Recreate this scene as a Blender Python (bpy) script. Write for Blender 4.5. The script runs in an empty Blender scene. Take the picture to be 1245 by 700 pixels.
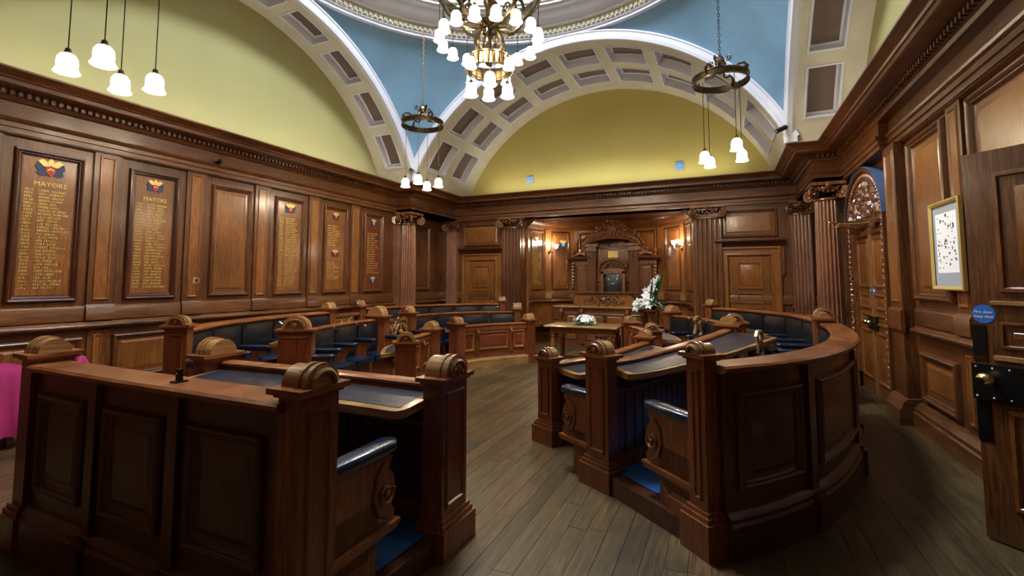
import bpy, math, random
from math import sin, cos, pi, radians, hypot, sqrt, atan2
from mathutils import Vector
S = bpy.context.scene
COL = S.collection
# ------------------------------------------------------------------ camera, light, exposure
cam_d = bpy.data.cameras.new('camera'); cam = bpy.data.objects.new('camera', cam_d); COL.objects.link(cam)
cam.location = (0, 0, 1.6)
cam.rotation_euler = (radians(90 + 4.093), 0, radians(24.144))
cam_d.sensor_width = 36; cam_d.lens = 573.0 / 1245 * 36
cam_d.shift_y = -50.0 / 1245
cam_d.clip_start = .02
S.camera = cam
S.view_settings.view_transform = 'Standard'; S.view_settings.look = 'None'
S.view_settings.gamma = 1; S.view_settings.use_curve_mapping = False
S.view_settings.exposure = 0.55
w = bpy.data.worlds.new('world'); S.world = w; w.use_nodes = True
w.node_tree.nodes['Background'].inputs[0].default_value = (.62, .74, 1, 1)
w.node_tree.nodes['Background'].inputs[1].default_value = 1.0
SHADE_W = 15.0      # point light inside each glass shade
def area(name, loc, rot, size, power, col, shape='DISK', sy=None):
    l = bpy.data.lights.new(name, 'AREA'); l.energy = power; l.color = col; l.shape = shape; l.size = size
    if sy: l.size_y = sy
    o = bpy.data.objects.new(name, l); o.location = loc; o.rotation_euler = rot; COL.objects.link(o); return o
area('lantern_daylight', (-2.6, 4.9, 8.72), (0, 0, 0), 2.3, 560, (.80, .90, 1.0))
CX, CY = -2.6, 4.9
# cove lamps lying on the cornice ledge, washing the lunettes and arch soffits
area('cove_lamp_back', (-2.6, 10.75, 3.84), (radians(180), 0, 0), 6.0, 20, (1, .95, .88), 'RECTANGLE', .12)
area('cove_lamp_left', (-6.85, 4.9, 3.84), (radians(180), 0, 0), .12, 13, (1, .95, .88), 'RECTANGLE', 6.0)
area('cove_lamp_right', (1.65, 4.9, 3.84), (radians(180), 0, 0), .12, 13, (1, .95, .88), 'RECTANGLE', 6.0)
# ------------------------------------------------------------------ materials
def mat(name):
    m = bpy.data.materials.new(name); m.use_nodes = True
    return m, m.node_tree, m.node_tree.nodes['Principled BSDF']
def srgb(h):
    h = h.lstrip('#'); c = [int(h[i:i + 2], 16) / 255 for i in (0, 2, 4)]
    return tuple((x / 12.92 if x <= .04045 else ((x + .055) / 1.055) ** 2.4) for x in c) + (1,)
def wood(name, dark, mid, light, grain='z', rough=.34, coat=.35, fig=1.0):
    m, t, b = mat(name); N = t.nodes.new; L = t.links.new
    tc = N('ShaderNodeTexCoord'); oi = N('ShaderNodeObjectInfo')
    mp = N('ShaderNodeMapping')
    sc = {'z': (16, 16, 1.1), 'x': (1.1, 16, 16), 'h': (1.2, 1.2, 20), 'y': (14, 1.0, 14)}[grain]
    mp.inputs['Scale'].default_value = sc
    L(tc.outputs['Object'], mp.inputs[0])
    rn = N('ShaderNodeVectorMath'); rn.operation = 'SCALE'; rn.inputs[0].default_value = (13, 7, 5)
    L(oi.outputs['Random'], rn.inputs['Scale']); L(rn.outputs[0], mp.inputs['Location'])
    n1 = N('ShaderNodeTexNoise'); n1.inputs['Scale'].default_value = 3.2; n1.inputs['Detail'].default_value = 6; n1.inputs['Roughness'].default_value = .65
    n1.inputs['Distortion'].default_value = .9 * fig
    L(mp.outputs[0], n1.inputs[0])
    n2 = N('ShaderNodeTexNoise'); n2.inputs['Scale'].default_value = 1.1; n2.inputs['Detail'].default_value = 3
    L(tc.outputs['Object'], n2.inputs[0])
    r = N('ShaderNodeValToRGB'); e = r.color_ramp.elements
    e[0].position = .3; e[0].color = srgb(dark); e[1].position = .72; e[1].color = srgb(light)
    x = e.new(.5); x.color = srgb(mid)
    L(n1.outputs[0], r.inputs[0])
    hs = N('ShaderNodeHueSaturation'); L(r.outputs[0], hs.inputs['Color'])
    ma = N('ShaderNodeMapRange'); ma.inputs[1].default_value = .3; ma.inputs[2].default_value = .7
    ma.inputs[3].default_value = .72; ma.inputs[4].default_value = 1.3
    L(n2.outputs[0], ma.inputs[0])
    mm = N('ShaderNodeMath'); mm.operation = 'MULTIPLY_ADD'; mm.inputs[1].default_value = .22; L(oi.outputs['Random'], mm.inputs[0]); L(ma.outputs[0], mm.inputs[2])
    sb = N('ShaderNodeMath'); sb.operation = 'SUBTRACT'; sb.inputs[1].default_value = .11; L(mm.outputs[0], sb.inputs[0])
    L(sb.outputs[0], hs.inputs['Value']); L(hs.outputs[0], b.inputs['Base Color'])
    b.inputs['Roughness'].default_value = rough
    b.inputs['Coat Weight'].default_value = coat; b.inputs['Coat Roughness'].default_value = .16
    bp = N('ShaderNodeBump'); bp.inputs['Strength'].default_value = .16; bp.inputs['Distance'].default_value = .01
    L(n1.outputs[0], bp.inputs['Height']); L(bp.outputs[0], b.inputs['Normal'])
    return m
def plain(name, col, rough=.6, metal=0, bump=0, bscale=60, var=.1, coat=0, vscale=3):
    m, t, b = mat(name); N = t.nodes.new; L = t.links.new
    tc = N('ShaderNodeTexCoord')
    n = N('ShaderNodeTexNoise'); n.inputs['Scale'].default_value = vscale; n.inputs['Detail'].default_value = 4; L(tc.outputs['Object'], n.inputs[0])
    c = srgb(col); r = N('ShaderNodeValToRGB'); e = r.color_ramp.elements
    e[0].position = .3; e[0].color = tuple(x * (1 - var) for x in c[:3]) + (1,)
    e[1].position = .7; e[1].color = tuple(min(1, x * (1 + var)) for x in c[:3]) + (1,)
    L(n.outputs[0], r.inputs[0]); L(r.outputs[0], b.inputs['Base Color'])
    b.inputs['Roughness'].default_value = rough; b.inputs['Metallic'].default_value = metal; b.inputs['Coat Weight'].default_value = coat
    if bump:
        n2 = N('ShaderNodeTexNoise'); n2.inputs['Scale'].default_value = bscale; n2.inputs['Detail'].default_value = 3; L(tc.outputs['Object'], n2.inputs[0])
        bp = N('ShaderNodeBump'); bp.inputs['Strength'].default_value = bump; bp.inputs['Distance'].default_value = .01
        L(n2.outputs[0], bp.inputs['Height']); L(bp.outputs[0], b.inputs['Normal'])
    return m
def glow(name, col, s):
    m, t, b = mat(name); b.inputs['Base Color'].default_value = (.03, .03, .03, 1); b.inputs['Roughness'].default_value = .3
    b.inputs['Emission Color'].default_value = col; b.inputs['Emission Strength'].default_value = s; return m
WV = wood('oak_upright', '#371e0f', '#583217', '#784926')
WH = wood('oak_level', '#371e0f', '#5a3318', '#7b4c27', 'h')
WP = wood('oak_panel', '#4e2b12', '#76461f', '#93602d', rough=.3, coat=.5, fig=2)
WG = wood('golden_oak', '#552f12', '#7d4a20', '#9a6432', rough=.28, coat=.5, fig=1.5)
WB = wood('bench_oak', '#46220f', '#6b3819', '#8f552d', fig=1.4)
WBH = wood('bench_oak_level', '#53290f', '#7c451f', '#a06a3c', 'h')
WR = wood('red_oak', '#451d0e', '#672f16', '#824426')
WC = wood('worn_oak', '#6f4c2b', '#916a40', '#b08a5a', 'h', rough=.34)
WF = wood('bench_back_oak', '#2b1309', '#43200f', '#5c3019', fig=1.4)
WCOL = wood('column_oak', '#583423', '#7a4f38', '#96694e')
CARV = wood('carved_oak', '#3f2111', '#6b3f22', '#9a6a44', rough=.34)
FLOORM = [wood('floor_oak_%s' % n, a, b, c, 'y', rough=.42, coat=.12) for n, a, b, c in (('olive', '#2f2617', '#493a22', '#624f31'), ('brown', '#30220f', '#4c381f', '#654e2f'), ('dark', '#281f12', '#3f311c', '#55452b'))]
LEATHER = plain('navy_leather', '#0b0e15', .36, bump=.25, bscale=140, var=.25, coat=.3)
LBLUE = plain('blue_leather', '#101e32', .25, bump=.15, bscale=120, var=.2, coat=.4)
INLAY = plain('worn_navy_leather', '#1a1f2e', .38, bump=.2, bscale=90, var=.35, vscale=5, coat=.2)
CARPET = plain('blue_carpet', '#0b4f8f', .95, bump=.8, bscale=400, var=.25, vscale=40)
YEL = plain('mustard_plaster', '#b3a65c', .8, bump=.05, bscale=30, var=.06, vscale=.8)
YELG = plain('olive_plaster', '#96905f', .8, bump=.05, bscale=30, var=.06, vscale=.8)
BLUEP = plain('blue_plaster', '#7499b3', .85, bump=.05, bscale=20, var=.12, vscale=1.2)
WHITE = plain('white_plaster', '#cdced8', .6, var=.04)
BEIGE = plain('stone_plaster', '#c6bfa8', .75, var=.07)
BROWN = plain('coffer_brown', '#6f5b4e', .7, var=.08)
GOLD = plain('gold_leaf', '#d8b76a', .4, .35, var=.15)
BRASS = plain('antique_brass', '#6d6049', .3, 1, var=.3, vscale=12)
PBRASS = plain('polished_brass', '#d9c48f', .18, 1, var=.1)
BRONZE = plain('dark_bronze', '#4b3a2a', .35, .9, var=.35, vscale=15)
BLACK = plain('black_metal', '#121214', .35, .4, var=.2)
STUD = plain('silver_stud', '#e8e4da', .25, .9)
SHADE = glow('lit_glass_shade', (1, .95, .86, 1), .95)
PINK = plain('magenta_cloth', '#9e1b5e', .75, bump=.3, bscale=200, var=.15)
PETAL = plain('white_petal', '#f2f3ee', .5, var=.04)
LEAF = plain('green_leaf', '#5a9c70', .45, var=.3, vscale=8)
DLEAF = plain('dark_leaf', '#2f6345', .45, var=.3, vscale=8)
PAPER = plain('paper', '#eef0f2', .7, var=.02)
MOUNT = plain('grey_mount', '#9aa3ad', .7, var=.03)
INK = plain('black_ink', '#15171c', .6)
STICK = plain('blue_sticker', '#2f6fc8', .35, var=.05)
LBL = plain('light_blue_vent', '#86a6c6', .5)
RED = plain('crest_red', '#a02818', .5); NAVY = plain('crest_navy', '#1b2a44', .5); CBL = plain('crest_blue', '#4f8fd0', .5)
# ------------------------------------------------------------------ mesh tools
class MB:
    def __init__(s): s.v = []; s.f = []
    def add(s, vs, fs):
        k = len(s.v); s.v += [tuple(p) for p in vs]; s.f += [tuple(i + k for i in f) for f in fs]; return s
    def box(s, f, u0, u1, n0, n1, v0, v1, step=9e9):
        k = max(1, int(abs(u1 - u0) / step + .999)); vs = []; fs = []
        for i in range(k + 1):
            u = u0 + (u1 - u0) * i / k
            vs += [f(u, n0, v0), f(u, n1, v0), f(u, n1, v1), f(u, n0, v1)]
            if i:
                a = 4 * (i - 1); b = 4 * i
                for j in range(4): fs.append((a + j, a + (j + 1) % 4, b + (j + 1) % 4, b + j))
        fs += [(3, 2, 1, 0), (4 * k, 4 * k + 1, 4 * k + 2, 4 * k + 3)]
        return s.add(vs, fs)
    def sweepu(s, f, prof, u0, u1, step=9e9, caps=True):
        k = max(1, int(abs(u1 - u0) / step + .999)); m = len(prof); vs = []; fs = []
        for i in range(k + 1):
            u = u0 + (u1 - u0) * i / k
            vs += [f(u, n, v) for n, v in prof]
            if i:
                a = m * (i - 1); b = m * i
                for j in range(m): fs.append((a + j, a + (j + 1) % m, b + (j + 1) % m, b + j))
        if caps: fs += [tuple(range(m))[::-1], tuple(range(m * k, m * k + m))]
        return s.add(vs, fs)
    def frame(s, f, u0, u1, v0, v1, prof, step=9e9, fill=False):
        """mitred moulding round a rectangle; prof = [(inset, n)]"""
        k = max(1, int(abs(u1 - u0) / step + .999)); m = 2 * k + 2; vs = []; fs = []
        for a, n in prof:
            for i in range(k + 1): vs.append(f(u0 + a + (u1 - u0 - 2 * a) * i / k, n, v0 + a))
            for i in range(k + 1): vs.append(f(u1 - a - (u1 - u0 - 2 * a) * i / k, n, v1 - a))
        for q in range(len(prof) - 1):
            for j in range(m): fs.append((q * m + j, q * m + (j + 1) % m, (q + 1) * m + (j + 1) % m, (q + 1) * m + j))
        if fill:
            q = (len(prof) - 1) * m
            for i in range(k): fs.append((q + i, q + i + 1, q + m - 2 - i, q + m - 1 - i))
        return s.add(vs, fs)
    def poly(s, f, pts, n0, n1):
        """extrude a closed outline [(u,v)] from n0 to n1"""
        m = len(pts); vs = [f(u, n0, v) for u, v in pts] + [f(u, n1, v) for u, v in pts]
        fs = [(j, (j + 1) % m, m + (j + 1) % m, m + j) for j in range(m)] + [tuple(range(m))[::-1], tuple(range(m, 2 * m))]
        return s.add(vs, fs)
    def tube(s, pts, rad, sides=6, closed=False):
        P = [Vector(p) for p in pts]; n = len(P); vs = []; fs = []
        if not hasattr(rad, '__len__'): rad = [rad] * n
        up = Vector((0, 0, 1)); prev = None
        for i in range(n):
            t = (P[(i + 1) % n if closed else min(i + 1, n - 1)] - P[(i - 1) % n if closed else max(i - 1, 0)])
            if t.length < 1e-9: t = Vector((0, 0, 1))
            t.normalize()
            a = prev if prev is not None else (up if abs(t.z) < .9 else Vector((1, 0, 0)))
            x = (a - t * a.dot(t))
            if x.length < 1e-6: x = t.orthogonal()
            x.normalize(); prev = x; y = t.cross(x)
            for j in range(sides):
                c = 2 * pi * j / sides; vs.append(P[i] + (x * cos(c) + y * sin(c)) * rad[i])
        for i in range(n if closed else n - 1):
            a = i * sides; b = ((i + 1) % n) * sides
            for j in range(sides): fs.append((a + j, a + (j + 1) % sides, b + (j + 1) % sides, b + j))
        if not closed: fs += [tuple(range(sides))[::-1], tuple(range((n - 1) * sides, n * sides))]
        return s.add(vs, fs)
    def lathe(s, c, prof, segs=16, fr=None, a0=0, a1=2 * pi):
        """prof [(r,z)], fr(angle) radius factor"""
        vs = []; fs = []; m = len(prof); full = abs(a1 - a0 - 2 * pi) < 1e-6; k = segs if full else segs + 1
        for i in range(k):
            a = a0 + (a1 - a0) * i / segs; q = fr(a) if fr else 1
            for r, z in prof: vs.append((c[0] + r * q * cos(a), c[1] + r * q * sin(a), c[2] + z))
        for i in range(segs):
            a = i * m; b = ((i + 1) % k) * m
            for j in range(m - 1): fs.append((a + j, b + j, b + j + 1, a + j + 1))
        return s.add(vs, fs)
    def ball(s, c, r, seg=8, rings=5, f=None):
        if not hasattr(r, '__len__'): r = (r, r, r)
        vs = [(0, 0, 1)]; fs = []
        for i in range(1, rings):
            t = pi * i / rings
            for j in range(seg): vs.append((sin(t) * cos(2 * pi * j / seg), sin(t) * sin(2 * pi * j / seg), cos(t)))
        vs.append((0, 0, -1)); last = len(vs) - 1
        for j in range(seg):
            fs.append((0, 1 + j, 1 + (j + 1) % seg)); fs.append((last, last - seg + (j + 1) % seg, last - seg + j))
            for i in range(rings - 2):
                a = 1 + i * seg; b = a + seg; fs.append((a + j, b + j, b + (j + 1) % seg, a + (j + 1) % seg))
        g = f or (lambda u, n, v: (u, n, v))
        return s.add([g(c[0] + x * r[0], c[1] + y * r[1], c[2] + z * r[2]) for x, y, z in vs], fs)
def tag(o, label=None, cat=None, group=None, kind=None):
    if label: o['label'] = label
    if cat: o['category'] = cat
    if group: o['group'] = group
    if kind: o['kind'] = kind
    return o
WLOC = {}
def obj(name, mb, m, parent=None, sm=True, loc=None, ang=32):
    L = Vector(WLOC.get(parent.name, (0, 0, 0))) if parent else Vector((0, 0, 0))
    me = bpy.data.meshes.new(name)
    O = Vector(loc) if loc is not None else L
    me.from_pydata([(x - O.x, y - O.y, z - O.z) for x, y, z in mb.v], [], mb.f)
    for mm in (m if isinstance(m, (list, tuple)) else [m]): me.materials.append(mm)
    if sm:
        me.shade_smooth(); me.set_sharp_from_angle(angle=radians(ang))
    o = bpy.data.objects.new(name, me); COL.objects.link(o)
    if parent: o.parent = parent
    o.location = O - L; WLOC[o.name] = tuple(O)
    return o
def empty(name, loc, label=None, cat=None, group=None, kind=None, parent=None):
    o = bpy.data.objects.new(name, None); COL.objects.link(o); o.empty_display_size = .1
    L = Vector(WLOC.get(parent.name, (0, 0, 0))) if parent else Vector((0, 0, 0))
    if parent: o.parent = parent
    o.location = Vector(loc) - L; WLOC[o.name] = tuple(loc)
    return tag(o, label, cat, group, kind)
class Path:
    """plan curve; normal = right hand side of travel"""
    def __init__(s, pts, smooth=True, n=36):
        P = [Vector((p[0], p[1])) for p in pts]
        if smooth and len(P) > 2:
            Q = []; E = [P[0] * 2 - P[1]] + P + [P[-1] * 2 - P[-2]]
            k = max(2, n // (len(P) - 1))
            for i in range(1, len(E) - 2):
                for j in range(k):
                    t = j / k; a, b, c, d = E[i - 1], E[i], E[i + 1], E[i + 2]
                    Q.append(.5 * ((2 * b) + (c - a) * t + (2 * a - 5 * b + 4 * c - d) * t * t + (3 * b - a - 3 * c + d) * t ** 3))
            Q.append(P[-1]); P = Q
        s.P = P; s.s = [0]
        for a, b in zip(P, P[1:]): s.s.append(s.s[-1] + (b - a).length)
        s.L = s.s[-1]; s.T = []
        for i in range(len(P)):
            t = P[min(i + 1, len(P) - 1)] - P[max(i - 1, 0)]; s.T.append(t.normalized())
    def at(s, u):
        if u <= 0: return s.P[0] + s.T[0] * u, s.T[0]
        if u >= s.L: return s.P[-1] + s.T[-1] * (u - s.L), s.T[-1]
        lo = 0; hi = len(s.s) - 1
        while hi - lo > 1:
            m = (lo + hi) // 2
            if s.s[m] <= u: lo = m
            else: hi = m
        t = (u - s.s[lo]) / (s.s[hi] - s.s[lo])
        return s.P[lo].lerp(s.P[hi], t), s.T[lo].lerp(s.T[hi], t).normalized()
    def f(s, u, n, v):
        p, t = s.at(u); return (p.x + t.y * n, p.y - t.x * n, v)
def flip(f, off): return lambda u, n, v: f(u, off - n, v)
def mitre(pts, prof, closed=False, mb=None):
    """sweep closed profile [(n,z)] along sharp plan polyline with mitres, n to the right"""
    mb = mb or MB(); P = [Vector(p) for p in pts]; m = len(prof); n = len(P); vs = []; fs = []
    for i in range(n):
        a = P[i] - P[i - 1] if (i or closed) else P[1] - P[0]
        b = P[(i + 1) % n] - P[i] if (i < n - 1 or closed) else a
        a.normalize(); b.normalize(); na = Vector((a.y, -a.x)); nb = Vector((b.y, -b.x))
        d = (na + nb); d = d / max(.2, d.dot(na)) if d.length > 1e-6 else na
        for q, z in prof: vs.append((P[i].x + d.x * q, P[i].y + d.y * q, z))
    for i in range(n if closed else n - 1):
        a = i * m; b = ((i + 1) % n) * m
        for j in range(m): fs.append((a + j, a + (j + 1) % m, b + (j + 1) % m, b + j))
    if not closed: fs += [tuple(range(m)), tuple(range((n - 1) * m, n * m))]
    return mb.add(vs, fs)
ident = lambda u, n, v: (u, n, v)
BOL = [(0, 0), (.004, .02), (.012, .036), (.026, .044), (.038, .036), (.044, .024), (.054, .026), (.06, .012), (.072, .003), (.085, .003)]
def scaled(p, k, h=None): return [(a * k, n * (h or k)) for a, n in p]
def panel(f, u0, u1, v0, v1, parent, m_frame=None, m_pan=None, k=1.0, step=9e9, raised=True, name='panel', lift=0.002):
    mb = MB(); pr = scaled(BOL, k)
    mb.frame(f, u0, u1, v0, v1, [(a, n + lift) for a, n in pr], step)
    pm = MB(); i = pr[-1][0]
    pr2 = [(0, pr[-1][1]), (.02 * k, .004 * k), (.05 * k, .014 * k)] if raised else [(0, .004 * k), (.01, .004 * k)]
    pm.frame(f, u0 + i, u1 - i, v0 + i, v1 - i, [(a, n + lift) for a, n in pr2], step, True)
    o = obj(name, pm, m_pan or WP, parent, sm=False)
    obj('moulding', mb, m_frame or WV, o)
    return o
def spiral(c, r0, turns, sgn=1, a0=0, k=14, r1=.15):
    out = []
    for i in range(k):
        t = i / (k - 1); a = a0 + sgn * turns * 2 * pi * t; r = r0 * (1 - t * (1 - r1)); out.append((c[0] + r * cos(a), c[1] + r * sin(a)))
    return out
def curl(mb, f, u, v, n, r, sgn=1, a0=0, th=.012, turns=1.2, k=12):
    pts = spiral((u, v), r, turns, sgn, a0, k)
    mb.tube([f(a, n, b) for a, b in pts], [th * (1.1 - .6 * i / k) for i in range(k)], 5)
def carving(mb, f, inside, u0, u1, v0, v1, n, rng, count, size):
    """scrolled foliage in relief filling a region"""
    c = 0; tries = 0
    while c < count and tries < count * 12:
        tries += 1
        u = rng.uniform(u0, u1); v = rng.uniform(v0, v1)
        if not inside(u, v): continue
        c += 1; r = size * rng.uniform(.6, 1.2); q = rng.random()
        if q < .5: curl(mb, f, u, v, n + rng.uniform(0, size * .4), r, rng.choice((1, -1)), rng.uniform(0, 6.3), r * .26, rng.uniform(.7, 1.2), 8)
        else: mb.ball((u, n + size * .2, v), (r * rng.uniform(.4, .9), size * rng.uniform(.4, .8), r * rng.uniform(.4, .9)), 6, 4, f)
rng = random.Random(4)
# ------------------------------------------------------------------ floor of single boards
XL, XR, YB, YF = -7.05, 1.95, 11.04, -1.24
floor = tag(obj('floor', MB().box(ident, XL - .3, XR + .3, YF - .3, 13.4, -.2, -.012), plain('floor_joint', '#1b150d', .9)), kind='structure')
boards = []; W = .124; i = 0; x = XL
while x < XR:
    y = YF - rng.uniform(0, 1.6)
    while y < 13.2:
        L = rng.uniform(1.3, 2.6); a, b = max(y, YF), min(y + L, 13.2)
        if b > a + .02: boards.append((x, min(x + W, XR), a, b, rng.uniform(-.0008, .0008), rng.randrange(3)))
        y += L
    x += W
def vis(bd):
    cx = (bd[0] + bd[1]) / 2; cy = (bd[2] + bd[3]) / 2
    ok = (cy > .6 * (cx + 1.9) + .4) and (-2.2 < cx < 1.95) and cy > 1.2 and cy < 9
    if cx < -1.75 and cy < 4.8: ok = False
    if -5.9 < cx < -2.2 and 4.6 < cy < 8: ok = cx > -4.4
    return (0 if ok else 100) + hypot(cx, cy)
boards.sort(key=vis)
def bvert(mb, bd):
    a, b, c, d, z, k = bd; g = .0004; h = .0009
    a += g; b -= g; c += g; d -= g
    vs = [(a, c, z - .012), (b, c, z - .012), (b, d, z - .012), (a, d, z - .012), (a + h, c + h, z), (b - h, c + h, z), (b - h, d - h, z), (a + h, d - h, z)]
    mb.add(vs, [(4, 5, 6, 7), (0, 1, 5, 4), (1, 2, 6, 5), (2, 3, 7, 6), (3, 0, 4, 7)])
for bd in boards[:290]:
    mb = MB(); bvert(mb, bd); obj('floor_board', mb, FLOORM[bd[5]], floor, sm=False)
for k in range(3):
    mb = MB()
    for bd in boards[290:]:
        if bd[5] == k: bvert(mb, bd)
    tag(obj('far_floor_boards', mb, FLOORM[k], floor, sm=False), kind='stuff')
# ------------------------------------------------------------------ walls
def sh_box(mb, f, u0, u1, n0, n1, v0, v1): mb.box(f, u0, u1, n0, n1, v0, v1)
SURB = [(0, 1.12), (.035, 1.12), (.035, 1.27), (.028, 1.29), (.012, 1.3), (0, 1.3)]
DADO = [(0, 1.0), (.03, 1.01), (.05, 1.03), (.08, 1.04), (.085, 1.06), (.08, 1.075), (.045, 1.08), (.04, 1.1), (0, 1.12)]
SKIRT = [(0, 0), (.10, 0), (.10, .16), (.085, .175), (.085, .21), (.06, .235), (.045, .26), (.02, .27), (0, .28)]
def wall(name, p0, p1, thick=.15, top=3.85, hole=None):
    P = Path([p0, p1], False); mb = MB()
    if hole:
        a, b, z0, z1 = hole
        mb.box(P.f, -.0, a, -thick, 0, 0, top); mb.box(P.f, b, P.L, -thick, 0, 0, top)
        mb.box(P.f, a, b, -thick, 0, z1, top)
        if z0 > 0: mb.box(P.f, a, b, -thick, 0, 0, z0)
    else: mb.box(P.f, 0, P.L, -thick, 0, 0, top)
    return P, tag(obj(name, mb, WV, None, sm=False, loc=(p0[0], p0[1], 0)), kind='structure')
PL, wl = wall('wall_left', (XL, YF), (XL, YB))
PBk, wb = wall('wall_back', (XL, YB), (XR, YB), hole=(XL * -1 - 4.64, XL * -1 - .56, 0, 3.2))
PR, wr = wall('wall_right', (XR, YB), (XR, YF), hole=(YB - 3.42, YB - 2.5, 0, 2.5))
PF, wf = wall('wall_front', (XR, YF), (XL, YF))
def runs(P, wallo, segs, prof, name, m=WH):
    for a, b in segs: obj(name, MB().sweepu(P.f, prof, a, b), m, wallo)
def UL(y): return y - YF
def UR(y): return YB - y
runs(PL, wl, [(0, PL.L)], SURB, 'surbase'); runs(PL, wl, [(0, PL.L)], DADO, 'dado_rail'); runs(PL, wl, [(0, PL.L)], SKIRT, 'skirting')
def strip_(f, u0, u1, v0, v1, parent, proud=.03, m=None, base=True):
    mb = MB().box(f, u0, u1, 0, proud, v0, v1); o = obj('pilaster_strip', mb, m or WV, parent, sm=False)
    g = lambda u, n, v: f(u, n + proud, v)
    mb = MB().frame(g, u0 + .05, u1 - .05, v0 + .06, v1 - .05, [(0, .001), (.008, .014), (.02, .014), (.03, .003), (.035, .003)], fill=True)
    obj('strip_panel', mb, WP, o, sm=False)
    if base and v1 - v0 > 1: obj('plinth_block', MB().sweepu(f, [(proud - .002, 1.12), (proud + .035, 1.12), (proud + .035, 1.27), (proud + .012, 1.31), (proud - .002, 1.31)], u0 - .01, u1 + .01), WH, o)
# honours boards
def lettering(f, u0, u1, v0, v1, lines, seed, yr=True):
    r = random.Random(seed); mb = MB(); h = (v1 - v0) / lines
    for i in range(lines):
        v = v1 - (i + .5) * h; s = h * .3
        def word(u, n):
            for _ in range(n):
                wd = s * r.uniform(.9, 1.5)
                k = r.randrange(4); t = .0042
                if k == 0: B = [(0, t * 1.6, -s, s), (wd - t * 1.5, wd, -s, s), (0, wd, -t * .8, t * .8)]
                elif k == 1: B = [(0, t * 1.6, -s, s), (0, wd, s - t * 1.5, s), (0, wd, -s, -s + t * 1.5)]
                elif k == 2: B = [(wd * .4, wd * .4 + t * 1.6, -s, s)]
                else: B = [(0, t * 1.6, -s, s), (0, wd, s - t * 1.5, s), (wd - t, wd, 0, s), (0, wd, -t, t)]
                for a, b, c, d in B: mb.add([f(u + a, .0, v + c), f(u + b, .0, v + c), f(u + b, .0, v + d), f(u + a, .0, v + d)], [(0, 1, 2, 3)])
                u += wd + s * .45
            return u
        u = u0
        if yr: word(u, 4); u = u0 + (u1 - u0) * .3
        u = word(u, r.randint(3, 6)) + s * 1.2
        if u < u1 - .14: word(u, r.randint(4, max(5, min(8, int((u1 - u) / (s * 1.75)))) ))
    return mb
def crest(f, u, v, s, parent, kind=0):
    o = empty('crest', f(u, .005, v), parent=parent)
    def bl(pts, m, n1, nm): obj(nm, MB().poly(f, [(u + a * s, v + b * s) for a, b in pts], .0, n1), m, o, sm=False)
    for sg in (-1, 1):
        bl([(sg * a, b) for a, b in ((.18, -.5), (.55, -.55), (.85, -.35), (.7, -.1), (.9, .1), (.8, .45), (.5, .6), (.3, .35), (.35, 0), (.15, -.2))], NAVY, .006, 'supporter')
        bl([(sg * a, b) for a, b in ((.05, .25), (.4, .2), (.75, .55), (.5, .75), (.25, .6))], GOLD, .009, 'gilt_wing')
    bl([(-.3, .22), (-.3, -.2), (0, -.55), (.3, -.2), (.3, .22)], RED if kind == 0 else CBL, .011, 'shield')
    bl([(-.12, .3), (-.2, .6), (0, .85), (.2, .6), (.12, .3)], GOLD, .012, 'helm')
    bl([(-.2, -.02), (0, .12), (.2, -.02), (.2, -.12), (0, .02), (-.2, -.12)], GOLD, .014, 'chevron')
def text_mesh(body, size, f, u, v, n, m, parent, name='lettering', ext=.0015):
    c = bpy.data.curves.new(name, 'FONT'); c.body = body; c.size = size; c.align_x = 'CENTER'; c.align_y = 'CENTER'; c.extrude = ext; c.resolution_u = 2
    t = bpy.data.objects.new('tmp_text', c); COL.objects.link(t)
    bpy.context.view_layer.update()
    dg = bpy.context.evaluated_depsgraph_get(); me = t.evaluated_get(dg).to_mesh()
    mb = MB(); mb.add([f(u + p.co.x, n + p.co.z, v + p.co.y) for p in me.vertices], [tuple(q.vertices) for q in me.polygons])
    bpy.data.objects.remove(t)
    return obj(name, mb, m, parent, sm=False)
bays = [(.5 + .0, None), (1.61, None), (2.71, 'far left board with a crest over MAYORS and a full list'), (3.81, 'second'), (4.9, 'plain'), (6.01, 'fourth'), (7.1, 'fifth'), (8.22, 'sixth')]
for c, k in bays:
    u = UL(c)
    if k in (None, 'plain'):
        panel(PL.f, u - .315 if k else u - .32, u + .35 if k else u + .32, 1.36, 3.07, wl)
    # lower dado panel
    panel(PL.f, u - .4, u + .4, .36, .93, wl, k=.9)
    if -1 < c < 8.0:
        strip_(PL.f, u + .405, u + .405 + .27, 1.3, 3.2, wl)
        strip_(PL.f, u + .44, u + .64, .28, 1.0, wl, base=False, proud=.02)
    # bay edge moulding (dark gap)
    obj('bay_stile', MB().box(PL.f, u - .425, u - .40, 0, .02, 1.3, 3.2), WF, wl, sm=False)
labels = {2.71: ('oak honours board lettered MAYORS, largest at far left with thirty gilt names', 30, 0, 1.0),
          3.81: ('oak honours board lettered MAYORS, second from the left, gilt names full length', 28, 0, .8),
          6.01: ('honours board just right of the blank panel, crest on top and pale gilt list', 30, 0, .85),
          7.1: ('honours board with two crests, one at top and one halfway down', 22, 0, .7),
          8.22: ('reddish honours board beside the left column, blue crests at top and bottom', 22, 1, .7)}
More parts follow.
